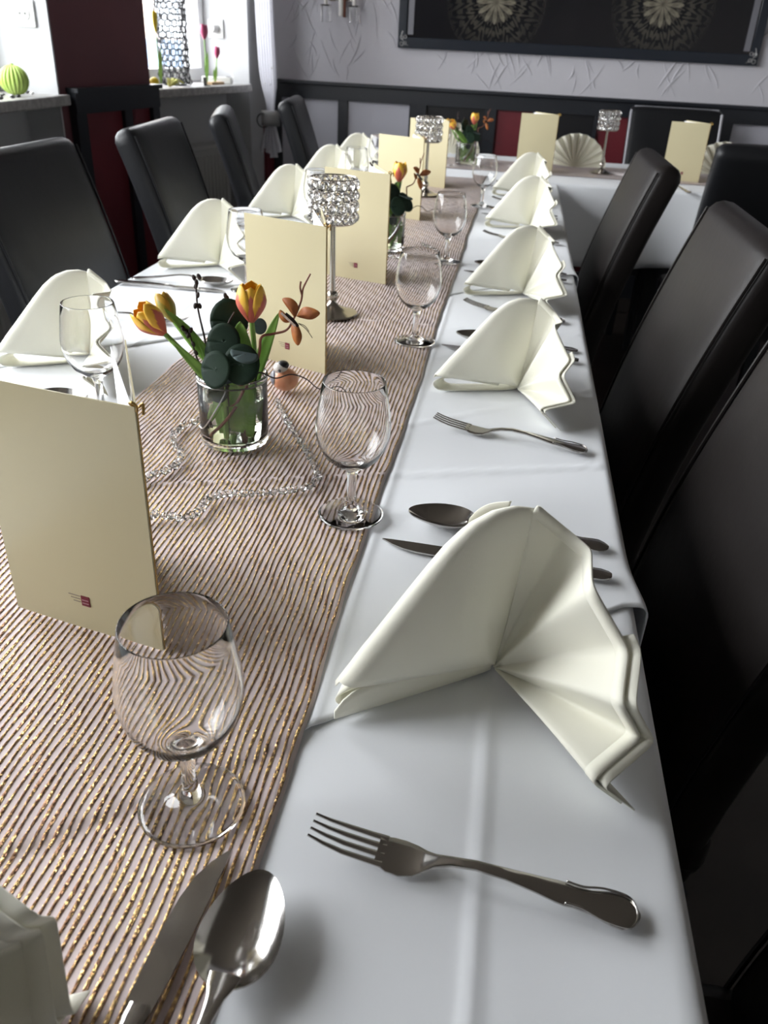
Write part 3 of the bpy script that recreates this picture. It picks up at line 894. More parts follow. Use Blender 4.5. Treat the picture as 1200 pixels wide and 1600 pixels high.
ME_FORK = make_fork().mesh('fork', M_STEEL, 40); ME_SPOON = make_spoon().mesh('spoon', M_STEEL, 40); ME_KNIFE = make_knife().mesh('knife', M_STEEL, 40)
# raised rim following the edge of the handle end
def rim_mesh(x0, x1, w0, z):
    q = MB()
    pts = []
    prof = [(x0, w0 * .66), (x0 + .010, w0 * .64), (x0 + .022, w0 * .92), (x1 - .007, w0 * .93), (x1 - .002, w0 * .55), (x1 - .0005, 0)]
    pts = [(x, w, z(x)) for x, w in prof] + [(x, -w, z(x)) for x, w in reversed(prof[:-1])]
    q.tube(spline(pts, 4), .0007, 6)
    return q
ME_RIM = rim_mesh(.155, .197, .0112, lambda x: .0095 - (x - .155) * .11).mesh('handle_rim', M_STEEL, True)
def cutlery(me, name, tip, end, z, label, group, rim=True):
    d = V((end[0] - tip[0], end[1] - tip[1]))
    o = bpy.data.objects.new(name, me); COL.objects.link(o)
    zz = [f_(tip[0] + d.x * k / 4, tip[1] + d.y * k / 4) for k in range(5)] if (f_ := (zrun if z > ZR else zon)) and tip[1] < 3.3 else [z]
    o.location = (tip[0], tip[1], max(zz)); o.rotation_euler.z = math.atan2(d.y, d.x)
    tag(o, label, name, group)
    if rim and name == 'fork': share('handle_rim', ME_RIM, o)
    return o
ys = [.508, 1.128, 1.640, 2.36, 2.93]
GR = 'steel cutlery on the banquet tables'
for k, y in enumerate(ys):
    w = 'the %s napkin from the cross table on the side away from the windows' % ORD[5 - k]
    w = '%s place from the cross table, side away from the windows' % ORD[5 - k]
    ft, fe = ((-.078, .329), (.12, .310)) if k == 0 else ((-.068, y - .150), (.126, y - .190))
    if k == 2: ft, fe = (-.070, y - .088), (.124, y - .152)
    cutlery(ME_FORK, 'fork', ft, fe, ZC - (.0012 if k == 0 else 0), 'steel dinner fork at the ' + w, GR)
    dy = y - .508
    cutlery(ME_SPOON, 'spoon', (-.070, .728 + dy), (.130, .714 + dy), ZC, 'steel spoon at the ' + w, GR)
    cutlery(ME_KNIFE, 'knife', (-.090, .672 + dy), (.128, .660 + dy), ZC, 'steel knife at the ' + w, GR)
for k, y in enumerate([1.075, 1.68, 2.27, 2.79, 3.21]):
    w = '%s place from the cross table, window side' % ORD[5 - k]
    cutlery(ME_SPOON, 'spoon', (-.519, y - .150), (-.720, y - .158), ZC, 'steel spoon at the ' + w, GR)
    cutlery(ME_KNIFE, 'knife', (-.519, y - (.240 if k == 0 else .190)), (-.738, y - (.243 if k == 0 else .195)), ZC, 'steel knife at the ' + w, GR)
    cutlery(ME_FORK, 'fork', (-.515, min(y + .20, 3.42)), (-.713, min(y + .20, 3.42)), ZC + .001, 'steel dinner fork at the ' + w, GR)
kp = P(365, 1325, ZR); 
cutlery(ME_KNIFE, 'knife', (kp.x - .008, kp.y), (kp.x - .026, kp.y - .2), ZR + .0012, 'steel knife lying on the runner at the end setting of the table', GR)
sp = P(402, 1356, ZR + .01)
cutlery(ME_SPOON, 'spoon', (sp.x + .004, sp.y), (sp.x - .004, sp.y - .2), ZR + .0005, 'large steel spoon beside the knife at the end setting of the table', GR)
cutlery(ME_FORK, 'fork', (.56, 3.44), (.60, 3.32), ZC + .001, 'steel dinner fork on the cross table by the menu card and the black chair', GR)

# ================================================================ MENUS
def make_menu(spread=.9):
    t = thing('menu_card', '', 'menu')
    W, H = .142, .208
    # front leaf runs from the spine (origin) along -x; the back leaf opens behind it
    q = MB(); q.grid(lambda a, b: (-W * a, -.0015 * math.sin(PI * a), H * b), 12, 6)
    c = q.build('front_cover', M_MENU, t, smooth=False, solid=.0012)
    lg = MB(); lg.box((-.0715, -.0026, .024), (-.0635, -.0019, .0335)); e = lg.build('emblem', M_MAROON, c, smooth=False)
    q = MB()
    for dz, w in ((.0320, .011), (.0292, .009), (.0264, .007)): q.box((-.0725 - w, -.0024, dz), (-.0725, -.0019, dz + .0007))
    q.build('print_lines', M_INK, c, smooth=False)
    q = MB()
    for dz in (.0265, .0295): q.box((-.0705, -.0029, dz), (-.0645, -.0024, dz + .0006))
    q.build('emblem_lines', mat('rose_print', (.45, .25, .28), .6), c, smooth=False)
    ca, sa = math.cos(spread), math.sin(spread)
    q = MB(); q.grid(lambda a, b: (-W * a * ca, W * a * sa + .001, H * b), 8, 4)
    q.build('back_cover', M_MENU, t, smooth=False, solid=.0012)
    s2 = spread - .07; c2, s2_ = math.cos(s2), math.sin(s2)
    q = MB(); q.grid(lambda a, b: (-.003 - (W - .006) * a * c2, (W - .006) * a * s2_ + .001, .003 + (H - .006) * b), 8, 4)
    q.build('inner_sheet', M_PAPER, t, smooth=False, solid=.0004)
    q = MB(); q.tube([(.0012, .0005, .001), (.0012, .0005, H + .0005)], .0005, 6)
    cd_ = q.build('spine_cord', M_GOLD, t)
    q = MB()
    q.tube(spline([(.0012, 0, H - .003), (.004, -.003, H + .002), (.001, -.004, H + .005), (-.003, -.001, H + .002), (.001, .002, H - .001), (.006, .001, H + .003), (.007, -.001, H - .004)], 4), .0010, 6)
    q.build('knot', M_GOLD, cd_)
    return t
M0 = make_menu()
def menu(spine, left, label, first=False, z=None):
    d = V((spine[0] - left[0], spine[1] - left[1])); a = math.atan2(d.y, d.x)
    z = zrun(spine[0] - .05, spine[1]) - .0004 if z is None else z
    if first: M0.location = (spine[0], spine[1], z); M0.rotation_euler.z = a; M0['label'] = label
    else: copy_tree(M0, (spine[0], spine[1], z), a, label)
    
mm_ = [((255, 1015), (28, 947)), ((508, 585), None), ((602, 446), None), ((655, 345), None), ((694, 295), None)]
LF = [None, (-.389, 1.223, -.253, 1.166), (-.395, 1.755, -.252, 1.711), (-.392, 2.42, -.255, 2.36), (-.381, 3.045, -.253, 3.0)]
for k, (s, l) in enumerate(mm_):
    p = P(*s, ZR)
    if l: q_ = P(*l, ZR); lf = (q_.x, q_.y)
    else: lf = (p.x - (LF[k][2] - LF[k][0]), p.y + LF[k][1] - LF[k][3])
    menu((p.x, p.y), lf, 'cream A5 menu card standing open on the runner, %s from the cross table' % ORD[5 - k], k == 0)
for o in bpy.data.objects:
    if o.get('category') == 'menu': o['group'] = 'cream menu cards'
menu((.135, 3.545), (.0, 3.545), 'cream menu card on the cross table beside the wide fan napkin', z=ZR + .003)
menu((.705, 3.56), (.575, 3.58), 'cream menu card on the cross table behind the black chair', z=ZR + .003)
for o in bpy.data.objects:
    if o.get('category') == 'menu': o['group'] = 'cream menu cards'

# ================================================================ CRYSTAL CANDLE HOLDERS
def crystal_mesh(r, name='crystal', squash=.62):
    q = MB(); vs = []
    n = 8
    vs.append((0, -r * squash, 0))
    for rr, y in ((.55, -.45), (1.0, 0), (.55, .45)):
        for i in range(n):
            a = 2 * PI * i / n; vs.append((r * rr * math.cos(a), r * y * squash * 1.7, r * rr * math.sin(a)))
    vs.append((0, r * squash, 0))
    fs = []
    for i in range(n):
        l = (i + 1) % n
        fs += [(0, 1 + i, 1 + l), (1 + i, 1 + n + i, 1 + n + l, 1 + l), (1 + n + i, 1 + 2 * n + i, 1 + 2 * n + l, 1 + n + l), (1 + 2 * n + i, 3 * n + 1, 1 + 2 * n + l)]
    q.add(vs, fs)
    return q.mesh(name, M_CRYSTAL, False)
ME_CR = crystal_mesh(.0092)
ME_CRS = crystal_mesh(.0044)
def make_candle():
    t = thing('candle_holder', '', 'candle holder', group='crystal candle holders')
    q = MB(); q.lathe([(0, .0), (.044, 0), (.0458, .002), (.044, .0042), (.030, .008), (.014, .0145), (.008, .020), (.0055, .026), (0, .026)], 40); q.build('base', M_NICKEL, t)
    q = MB(); q.ball((0, 0, .033), (.0105, .0105, .0100), 20, 12); q.build('knop', M_NICKEL, t)
    q = MB(); q.lathe([(0, .04), (.0058, .042), (.0052, .06), (.0042, .155), (.009, .158), (0, .159)], 16); q.build('stem', M_NICKEL, t)
    q = MB(); q.lathe([(0, .157), (.036, .157), (.0375, .159), (.036, .1605), (0, .1605)], 32); q.build('cup_plate', M_NICKEL, t)
    R_ = .0385
    q = MB(); q.torus((0, 0, .2285), R_, .0013, 40, 6); q.build('rim_ring', M_NICKEL, t)
    q = MB(); n = 14; rows = 4; z0 = .168; dz = .0172
    for i in range(n):
        for sgn in (-1, 1):
            pts = []
            for k in range(9):
                a = 2 * PI * (i + sgn * k / 2) / n; pts.append((R_ * math.cos(a), R_ * math.sin(a), .1595 + k * .0688 / 8))
            q.tube(pts, .0007, 5)
    q.build('wire_lattice', M_NICKEL, t)
    for r_ in range(rows):
        for i in range(n):
            a = 2 * PI * (i + .5 * (r_ % 2) + .25) / n
            share('crystal', ME_CR, t, (R_ * math.cos(a), R_ * math.sin(a), z0 + r_ * dz), (0, 0, a - PI / 2), (.92, 1, 1))
    return t
CN = make_candle()
p = P(519, 490, ZR)
CN.location = (p.x, p.y, zrun(p.x, p.y)); CN['label'] = 'crystal candle holder on the runner between two menu cards'
copy_tree(CN, (-.285, 2.78, zrun(-.285, 2.78)), .2, 'crystal candle holder on the runner where the long table meets the cross table')
copy_tree(CN, (.335, 3.64, ZR + .003), .4, 'crystal candle holder on the cross table in front of the red panel')

# ================================================================ VASE AND FLOWERS
VB = V((-.300, .864, zrun(-.3, .864)))
def loc(u, v, dy=0):
    return PY(u, v, VB.y + dy) - VB
BQ = 'flower arrangements on the banquet tables'
bouquet = []
vs_ = thing('glass_jar_vase', 'low glass jar of water with wire hook, third from the cross table', 'vase', VB, group='jar vases along the runner'); bouquet.append(vs_)
R_ = .0405
q = MB(); q.lathe([(0, .0008), (.036, .0008), (.0395, .003), (R_, .008), (R_, .078), (.0395, .0805), (.0415, .0830), (.0418, .0855), (.0405, .0868), (.0385, .0862), (.0375, .081), (.0380, .076), (.0380, .012), (.0350, .0075), (0, .0068)], 48); q.build('jar', M_GLASS, vs_)
q = MB(); q.lathe([(0, .0072), (.0345, .0079), (.0376, .012), (.0376, .060), (0, .060)], 40); q.build('water', M_WATER, vs_)
q = MB(); q.torus((0, 0, .0805), .0405, .0009, 40, 5)
q.tube(spline([(.006, -.0415, .0805), (.004, -.045, .074), (-.010, -.0445, .050), (-.026, -.034, .028), (-.034, -.026, .027)], 6), .0009, 6)
q.build('wire_hook', M_SILVERWIRE, vs_)

def petal_cup(t, c, axis, L_, R_, n, m, open_=.72, rot0=0., nm='petal', bloom=None):
    axis = axis.normalized(); a = axis.orthogonal().normalized(); b = axis.cross(a)
    for k in range(n):
        ph = rot0 + 2 * PI * k / n; rr = R_ * (1.0 if k % 2 else .90); ll = L_ * (1 if k % 2 else .96)
        q = MB()
        def fn(u, v):
            hw = 1.15 * (1 - v ** 4.5) ** .55 * (.45 + .55 * min(1, v * 2.2))
            an = ph + (u - .5) * 2 * hw * (2 * PI / n) * .78
            prof = (.18 + .82 * math.sin(min(v * 1.55, 1) * PI / 2)) * (1 - (1 - open_) * max(0, (v - .5) / .5) ** 1.6)
            r = rr * prof * (1 - .10 * abs(u - .5) * 2)
            return c + axis * (ll * v) + (a * math.cos(an) + b * math.sin(an)) * r
        q.grid(fn, 8, 12, uv=True)
        q.build(nm, m, t, smooth=True, solid=.0006)
def leaf(t, path, w, nrm, m, nm='leaf', fold=.25, point=1.0):
    pts = spline(path, 6); n = len(pts) - 1
    q = MB()
    nv = V(nrm)
    def fn(u, v):
        i = round(v * n); p = pts[i]
        tg = (pts[min(i + 1, n)] - pts[max(i - 1, 0)]).normalized()
        s = tg.cross(nv).normalized(); up = s.cross(tg)
        ww = w * (math.sin(PI * min(1, .12 + .88 * v) ** 1.1) ** .8 if v < 1 else 0)
        k = (u - .5) * 2
        return p + s * ww * k + up * ww * fold * k * k
    q.grid(fn, 4, n)
    return q.build(nm, m, t, smooth=True, solid=.0006)
def tulip(label, head, axis, L_, R_, path, petal=M_PETAL, leaves=(), n=6):
    t = thing('tulip', label, 'flower', VB, group='orange and yellow tulips'); bouquet.append(t)
    ax = V(axis).normalized()
    pts = spline(path + [V(head) + ax * .004], 8)
    q = MB(); q.tube(pts, .0030, 8); q.build('stem', M_STEM, t)
    petal_cup(t, V(head), ax, L_, R_, n, petal)
    for l in leaves: leaf(t, *l)
    return t
NV = (0, -1, .3)
h1 = loc(258, 522, -.02); h2 = loc(393, 503, 0); h3 = loc(272, 503, .01)
c0 = V((.004, -.004, .012))
tulip('leaning orange tulip with yellow petal tips in the jar next to the butterfly', h1, loc(226, 490, -.03) - h1, .042, .0172, [V((-.002, -.020, .012)), loc(346, 606, -.016), loc(305, 568, -.02)], leaves=[([V((-.020, -.012, .03)), loc(344, 604, -.027), loc(314, 578, -.030), loc(268, 532, -.036)], .0075, NV, M_STEM), ([V((-.014, .006, .03)), loc(346, 590, .006), loc(298, 522, .000), loc(256, 482, -.012)], .0065, NV, M_STEM)])
tulip('upright orange tulip with yellow petal tips standing tallest in the jar next to the butterfly', h2, loc(392, 430, .0) - h2, .043, .0182, [V((.012, .008, .012)), loc(383, 620, .008), loc(397, 560, .006)], leaves=[([V((.020, .016, .02)), loc(395, 600, .018), loc(414, 545, .022), loc(436, 488, .024)], .0085, NV, M_STEM), ([V((.004, -.004, .015)), loc(380, 590, -.004), loc(378, 545, -.003), loc(375, 502, -.004)], .016, NV, M_STEM)])
tulip('closed green and orange tulip bud in the jar next to the butterfly', h3, loc(250, 458, .02) - h3, .036, .0115, [V((-.006, .014, .012)), loc(350, 598, .016), loc(305, 545, .013)], petal=M_PETALY, n=5)
# loose leaf blades standing in the water
for lab, path, w in (('broad tulip leaf standing in the jar water', [V((.020, -.010, .012)), V((.022, -.012, .05)), V((.018, -.012, .085)), loc(374, 560, -.010)], .009),
                     ('narrow tulip leaf standing between the twigs of the jar', [V((-.010, -.006, .012)), loc(340, 600, -.005), loc(326, 560, -.006), loc(308, 524, -.004)], .006),
                     ('wide tulip leaf low in the jar behind the wire hook', [V((-.010, .002, .014)), V((-.006, .004, .045)), loc(358, 604, .009), loc(338, 550, .006)], .008)):
    t = thing('tulip_leaf', lab, 'leaf', VB, group=BQ); bouquet.append(t)
    leaf(t, path, w, NV, M_STEM, 'blade')
# eucalyptus
t = thing('eucalyptus_sprig', 'dark round-leaved eucalyptus sprig in the jar next to the butterfly', 'leaves', VB, group=BQ); bouquet.append(t)
q = MB(); q.tube(spline([V((-.004, -.006, .012)), loc(356, 620, -.010), loc(355, 570, -.014), loc(352, 520, -.012), loc(366, 488, .004)], 6), .0013, 6); q.build('stem', M_TWIG, t)
def disc(t, c, r, n, m, asp=.86):
    n = V(n).normalized(); a = n.cross(V((0, 0, 1))).normalized(); b = n.cross(a)
    q = MB()
    q.grid(lambda u, v: V(c) + (a * math.cos(2 * PI * u) * asp + b * math.sin(2 * PI * u)) * r * v - n * r * .07 * v * v * (1 + .8 * math.sin(4 * PI * u)), 22, 5)
    return q.build('leaf', m, t, smooth=True, solid=.0006)
for (u, v, dy, r, n, m) in [(353, 535, -.022, .0190, (.1, -1, .5), M_EUC), (338, 555, -.014, .017, (-.5, -1, .3), M_EUC), (381, 569, -.035, .0205, (.2, -1, .7), M_EUC), (340, 578, -.044, .0185, (-.2, -1, .4), M_EUC),
                            (362, 502, .012, .022, (.3, -1, .2), M_EUC), (386, 553, -.030, .0150, (.3, -.25, 1.6), M_EUCP), (358, 590, -.032, .0130, (0, -.2, 1.6), M_EUCP), (410, 510, .01, .008, (.2, -1, .2), M_EUCP), (345, 613, -.031, .0115, (.1, -1, .1), M_EUC)]:
    disc(t, loc(u - 4, v, dy), r * 1.15, n, m)
# bud twigs
def twig(label, path, r, buds, m=M_TWIG, forks=()):
    t = thing('twig', label, 'twig', VB, group=BQ); bouquet.append(t)
    q = MB(); pts = spline(path, 7); q.tube(pts, [r * (1 - .5 * i / len(pts)) for i in range(len(pts))], 7)
    for f_ in forks: q.tube(spline(f_, 4), r * .6, 6)
    q.build('stem', m, t)
    for b_ in buds:
        q = MB(); q.ball((0, 0, 0), (.0024, .0024, .0036), 8, 6); o = q.build('bud', m, t, loc=b_); o.rotation_euler = (random.uniform(-.6, .6), random.uniform(-.6, .6), 0)
    return t
twig('tall dark budded twig in the jar next to the butterfly', [V((-.022, .006, .012)), loc(333, 608, .004), loc(321, 535, .010), loc(309, 480, .015), loc(306, 436, .015)], .0017, [loc(303, 434, .015), loc(311, 432, .015), loc(307, 441, .013), loc(309, 461, .013), loc(305, 478, .013), loc(312, 478, .017), loc(306, 447, .017)])
twig('short forked dark twig behind the eucalyptus in the jar', [V((.010, .020, .012)), loc(362, 600, .026), loc(348, 540, .022), loc(349, 500, .02), loc(352, 464, .02)], .0018, [loc(352, 462, .02), loc(349, 470, .02), loc(355, 466, .02), loc(337, 488, .02), loc(342, 482, .02)], forks=[[loc(346, 520, .02), loc(341, 500, .02), loc(340, 486, .02)]])
twig('low budded twig leaning over the jar rim', [V((-.024, -.004, .014)), loc(327, 600, -.003), loc(308, 560, -.003), loc(296, 520, -.005)], .0016, [loc(286, 513, -.005), loc(298, 516, -.005), loc(294, 524, -.005), loc(302, 538, -.005), loc(306, 551, -.004), loc(291, 518, -.003)])
twig('red-brown twig rising from the jar and carrying the butterfly', [V((-.020, -.024, .014)), V((.008, -.026, .05)), loc(402, 562, -.016), loc(408, 528, -.012), loc(425, 522, .0), loc(447, 516, 0), loc(458, 500, 0), loc(470, 472, 0), loc(474, 450, 0), loc(485, 428, 0)], .0019, [], M_TWIGR, [[loc(472, 462, 0), loc(469, 450, 0), loc(470, 440, 0)]])
twig('thin curled tendril reaching out from the jar over the runner', [V((.014, -.006, .05)), V((.030, -.010, .080)), loc(405, 582, -.01), loc(430, 591, -.01), loc(455, 585, -.01), loc(478, 592, -.01), loc(500, 608, -.01), loc(530, 604, -.01), loc(550, 622, -.01), loc(545, 606, -.01)], .0010, [], M_TWIG)
# butterfly on the twig
bt = thing('butterfly_ornament', 'dried orange butterfly ornament clipped to the red-brown twig', 'ornament', VB, group='orange butterfly ornaments'); bouquet.append(bt)
def wing(pts, nm='wing'):
    q = MB(); c = sum(pts, V((0, 0, 0))) / len(pts); n = len(pts)
    P2 = spline(pts + [pts[0]], 4)[:-1]; n = len(P2)
    q.add([c + V((0, -.0025, 0))] + P2, [(0, 1 + i, 1 + (i + 1) % n) for i in range(n)])
    q.build(nm, M_ORANGE, bt, smooth=True, solid=.0006)
wing([loc(461, 497, -.004), loc(450, 482, -.004), loc(441, 467, -.002), loc(455, 466, -.002), loc(466, 478, -.003)])
wing([loc(463, 494, -.004), loc(474, 480, -.008), loc(490, 482, -.010), loc(500, 490, -.012), loc(488, 499, -.010), loc(472, 497, -.006)])
wing([loc(459, 500, -.004), loc(466, 508, -.008), loc(472, 526, -.010), loc(466, 540, -.012), loc(458, 530, -.010), loc(455, 512, -.006)])
wing([loc(458, 502, -.004), loc(450, 494, -.008), loc(438, 484, -.008), loc(436, 494, -.010), loc(445, 504, -.008)])
q = MB(); q.tube([loc(446, 490, -.012), loc(456, 500, -.012), loc(466, 510, -.012)], [.0018, .0028, .0016], 8); q.build('body', M_TWIG, bt)
q = MB(); a_ = loc(440, 488, -.014); b_ = loc(462, 509, -.014); q.tube([a_, b_], .0020, 4); q.build('clip', M_NICKEL, bt)
q = MB(); q.tube(spline([loc(466, 505, -.01), loc(478, 514, -.012), loc(488, 528, -.012)], 4), .0004, 4); q.tube(spline([loc(466, 505, -.01), loc(476, 509, -.012), loc(483, 518, -.012)], 4), .0004, 4); q.build('antennae', M_TWIG, bt)
# the same arrangement in the other two jars
v2 = P(618, 390, ZR); v3 = V((-.205, 3.60, ZR))
for i, (pos, rot, words) in enumerate([((v2.x - .02, v2.y - .01, zrun(v2.x, v2.y)), .75, 'second from the cross table'), ((-.215, 3.62, ZR + .004), .5, 'on the cross table')]):
    for b_ in list(bouquet):
        lab = b_['label']
        lab = lab.replace('next to the butterfly', words).replace('third from the cross table', words).replace('the butterfly', 'a butterfly')
        if words not in lab: lab += ', jar ' + words
        lab = ' '.join(lab.split()[:16])
        c = copy_tree(b_, pos, rot, lab)
# distant bunch behind the black chair
for b_ in bouquet:
    if b_.name.split('.')[0] in ('tulip', 'twig', 'glass_jar_vase') and 'tendril' not in b_['label']:
        lab = ' '.join((b_['label'].replace(' in the jar next to the butterfly', '').replace(', third from the cross table', '') + ', behind the black chair').split()[:16])
        copy_tree(b_, (1.02, 3.70, ZR + .004), 1.2, lab)
# bird ornament
bp_ = P(446, 610, ZR)
bd = thing('bird_figurine', 'small copper-breasted bird figurine with dark cap on the runner behind the jar', 'figurine', (bp_.x, bp_.y, zrun(bp_.x, bp_.y)), .3)
q = MB(); q.ball((0, 0, .0165), (.0185, .0150, .0162), 20, 12); q.build('body', M_COPPER, bd)
q = MB(); q.ball((-.006, .000, .033), (.0100, .0095, .0085), 16, 10); q.build('head', mat('bird_white', (.62, .58, .55), .4), bd)
q = MB(); q.ball((-.003, .001, .037), (.0088, .0088, .0062), 16, 10); q.build('cap', mat('bird_black', (.015, .015, .018), .35), bd)
q = MB(); q.ball((-.0145, .003, .018), (.0062, .0125, .0105), 14, 8); q.build('wing', mat('bird_grey', (.17, .17, .20), .4), bd)
q = MB(); q.lathe([(.0025, 0), (0, .006)], 8); o = q.build('beak', M_DARKPL, bd, loc=(-.008, -.0085, .032)); o.rotation_euler = (PI / 2, 0, 0)

# ================================================================ CRYSTAL GARLANDS
def garland(pts, z, label, dens=.0068):
    path = spline([V((x, y, 0)) for x, y in pts], 12)
    if path[0].y < 3.3: z = max(rz(p.x, p.y) for p in path) + .0006
    t = thing('crystal_garland', label, 'garland', (path[0].x, path[0].y, z), group='crystal bead garlands')
    o0 = path[0]
    q = MB(); q.tube([p - o0 + V((0, 0, .0035)) for p in path], .00035, 5); q.build('thread', M_SILVERWIRE, t)
    acc = 0; nb = 0; ring = MB(); ring.torus((0, 0, 0), .0042, .00045, 14, 5, 'y'); mer = ring.mesh('ring', M_SILVERWIRE)
    last = path[0]
    for p in path[1:]:
        seg = (p - last).length; acc += seg
        if acc >= dens:
            acc = 0; d = p - last; a = math.atan2(d.y, d.x); nb += 1
            jit = V((random.uniform(-.0015, .0015), random.uniform(-.0015, .0015), 0))
            share('bead', ME_CRS, t, p - o0 + jit + V((0, 0, .0042)), (random.uniform(0, 1), random.uniform(-.6, .6), a + random.uniform(-.8, .8)))
            if nb % 2: share('ring', mer, t, p - o0 + d.normalized() * .0034 + V((0, 0, .0046)), (random.uniform(-.5, .5), random.uniform(-.5, .5), a + PI / 2))
        last = p
    return t
gp = [(431, 628), (441, 650), (455, 674), (478, 708), (492, 735), (496, 752), (482, 766), (455, 771), (420, 775), (385, 777), (350, 778), (328, 784), (318, 797), (305, 810), (285, 815), (262, 812), (240, 811), (225, 818)]
garland([tuple(P(u, v, ZR))[:2] for u, v in gp], ZR + .0006, 'crystal bead garland looping on the runner in front of the flower jar')
gp = [(345, 652), (318, 660), (292, 668), (274, 682), (272, 700), (284, 715), (275, 732), (255, 742), (232, 750), (222, 758)]
garland([tuple(P(u, v, ZR))[:2] for u, v in gp], ZR + .0006, 'shorter crystal bead garland running from the flower jar behind the large menu card')
garland([(v2.x + .02 + dx, v2.y + dy) for dx, dy in [(.03, .07), (.06, .03), (.08, -.02), (.06, -.08), (.02, -.10), (-.03, -.09)]], ZR + .0006, 'crystal bead garland around the jar vase second from the cross table', .008)
garland([(-.215 + dx, 3.62 + dy) for dx, dy in [(-.09, -.10), (-.04, -.09), (.0, -.06), (.05, -.07), (.10, -.06), (.14, -.03)]], ZR + .004, 'crystal bead garland on the cross table runner', .009)

# ================================================================ CHAIRS
def rbox_sheet(path, w, th, n=10):
    pass
def make_chair(lm, label, lit_edges=False):
    t = thing('dining_chair', label, 'chair', group='dark leather dining chairs')
    # faces +x; back panel leans backwards
    path = spline([V((-.150, 0, .40)), V((-.165, 0, .52)), V((-.200, 0, .68)), V((-.245, 0, .83)), V((-.285, 0, .945))], 6)
    th = .034
    q = MB(); secs = []
    n = len(path); W = .215
    vs = []; fs = []; NS_ = 28
    for i, p in enumerate(path + [path[-1]] * 3):
        tg = (path[min(i + 1, n - 1)] - path[min(max(i - 1, 0), n - 2)]).normalized()
        nr = V((tg.z, 0, -tg.x))
        k = max(0, i - n + 1)
        inset = [0, .006, .016, .030][k]; rise = [0, .013, .021, .024][k]
        hw, ht = W - inset * .8, th - inset
        ht = max(ht, .004)
        c = path[min(i, n - 1)] + tg * rise
        for j in range(NS_):
            a = 2 * PI * (j + .5) / NS_
            cx = math.copysign(abs(math.cos(a)) ** .22, math.cos(a)); cz = math.copysign(abs(math.sin(a)) ** .45, math.sin(a))
            bul = .006 * (1 - cx * cx) if cz > 0 else 0
            vs.append(c + V((0, 1, 0)) * hw * cx + nr * (ht * cz + bul))
    m_ = n + 3
    for i in range(m_ - 1):
        for j in range(NS_):
            l = (j + 1) % NS_
            fs.append((i * NS_ + j, (i + 1) * NS_ + j, (i + 1) * NS_ + l, i * NS_ + l))
    fs.append(tuple(range(NS_))); fs.append(tuple(reversed(range((m_ - 1) * NS_, m_ * NS_))))
    q.add(vs, fs)
    b_ = q.build('backrest', lm, t, smooth=50)
    # seams along the back edges; pale ones put light on the edges into colour
    for s in (-1, 1):
        q = MB(); pts = []
        for i, p in enumerate(path):
            tg = (path[min(i + 1, n - 1)] - path[max(i - 1, 0)]).normalized(); nr = V((tg.z, 0, -tg.x))
            pts.append(p + V((0, s * (W - .006), 0)) + nr * (th - .004))
        q.tube(pts, .0028 if not lit_edges else .006, 6); q.build('seam', M_LITEDGE if lit_edges else lm, b_)
    if lit_edges:
        tg = (path[-1] - path[-2]).normalized(); nr = V((tg.z, 0, -tg.x))
        q = MB(); q.tube([path[-1] + V((0, y, 0)) + nr * (th - .018) + tg * .021 for y in (-W + .02, 0, W - .02)], .004, 6); q.build('seam', M_LITEDGE, b_)  # lit top edge drawn as a pale tube
    q = MB(); q.box((-.19, -.215, .40), (.235, .215, .475)); q.build('seat', lm, t, bevel=.022)
    q = MB(); q.box((-.17, -.20, .36), (.215, .20, .40)); q.build('apron', lm, t, bevel=.006)
    for x, y in ((-.16, -.185), (-.16, .185), (.205, -.185), (.205, .185)):
        q = MB(); q.loft([((x + (-.03 if x < 0 else 0), y, 0), .017, .017), ((x, y, .37), .021, .021)], 8, 6)
        q = MB(); s_ = -.04 if x < 0 else .0
        q.add([(x + s_ + a, y + b, 0) for a, b in ((-.016, -.016), (.016, -.016), (.016, .016), (-.016, .016))] + [(x + a, y + b, .37) for a, b in ((-.021, -.021), (.021, -.021), (.021, .021), (-.021, .021))],
              [(3, 2, 1, 0), (4, 5, 6, 7), (0, 1, 5, 4), (1, 2, 6, 5), (2, 3, 7, 6), (3, 0, 4, 7)])
        q.build('leg', M_BLACKWOOD, t)
    return t
TOPX = .258      # distance of the upper front edge behind the chair origin
CHL = make_chair(M_LEATHER_B, 'x')
def chair_l(far, a, label, first=False):
    # far: upper front corner away from the table end, measured in the photograph
    d = V((math.cos(a), math.sin(a))); s = V((-d.y, d.x))
    o = V(far[:2]) + d * TOPX - s * .205
    if first: CHL.location = (o.x, o.y, 0); CHL.rotation_euler.z = a; CHL['label'] = label; return CHL
    return copy_tree(CHL, (o.x, o.y, 0), a, label)
chair_l((-.985, 1.86), 0, 'black leather chair in front of the grey radiator, window side, fourth from the back wall', True)
chair_l((-.985, 2.50), .10, 'black leather chair in front of the red panels under the pillar, window side')
chair_l((-1.012, 3.06), .28, 'black leather chair turned aside before the window with the silver ring tower')
chair_l((-.945, 3.82), .14, 'black leather chair at the corner of the cross table by the sheer curtain')
CHR = make_chair(M_LEATHER, 'x')
def chair_r(corner, a, label, first=False):
    d = V((math.cos(a), math.sin(a))); s = V((-d.y, d.x))   # far edge is at -s for chairs facing the windows
    o = V(corner[:2]) + d * TOPX + s * .205
    if first: CHR.location = (o.x, o.y, 0); CHR.rotation_euler.z = a; CHR['label'] = label; return CHR
    return copy_tree(CHR, (o.x, o.y, 0), a, label)
chair_r((.316, 2.47), PI, 'dark brown leather chair, side away from the windows, next to the cross table', True)
chair_r((.345, 1.60), PI, 'dark brown leather chair, side away from the windows, second from the cross table')
chair_r((.36, 1.04), PI, 'dark brown leather chair, side away from the windows, third from the cross table')
chair_r((.40, .46), PI, 'dark brown leather chair, side away from the windows, beside the largest napkin fan')
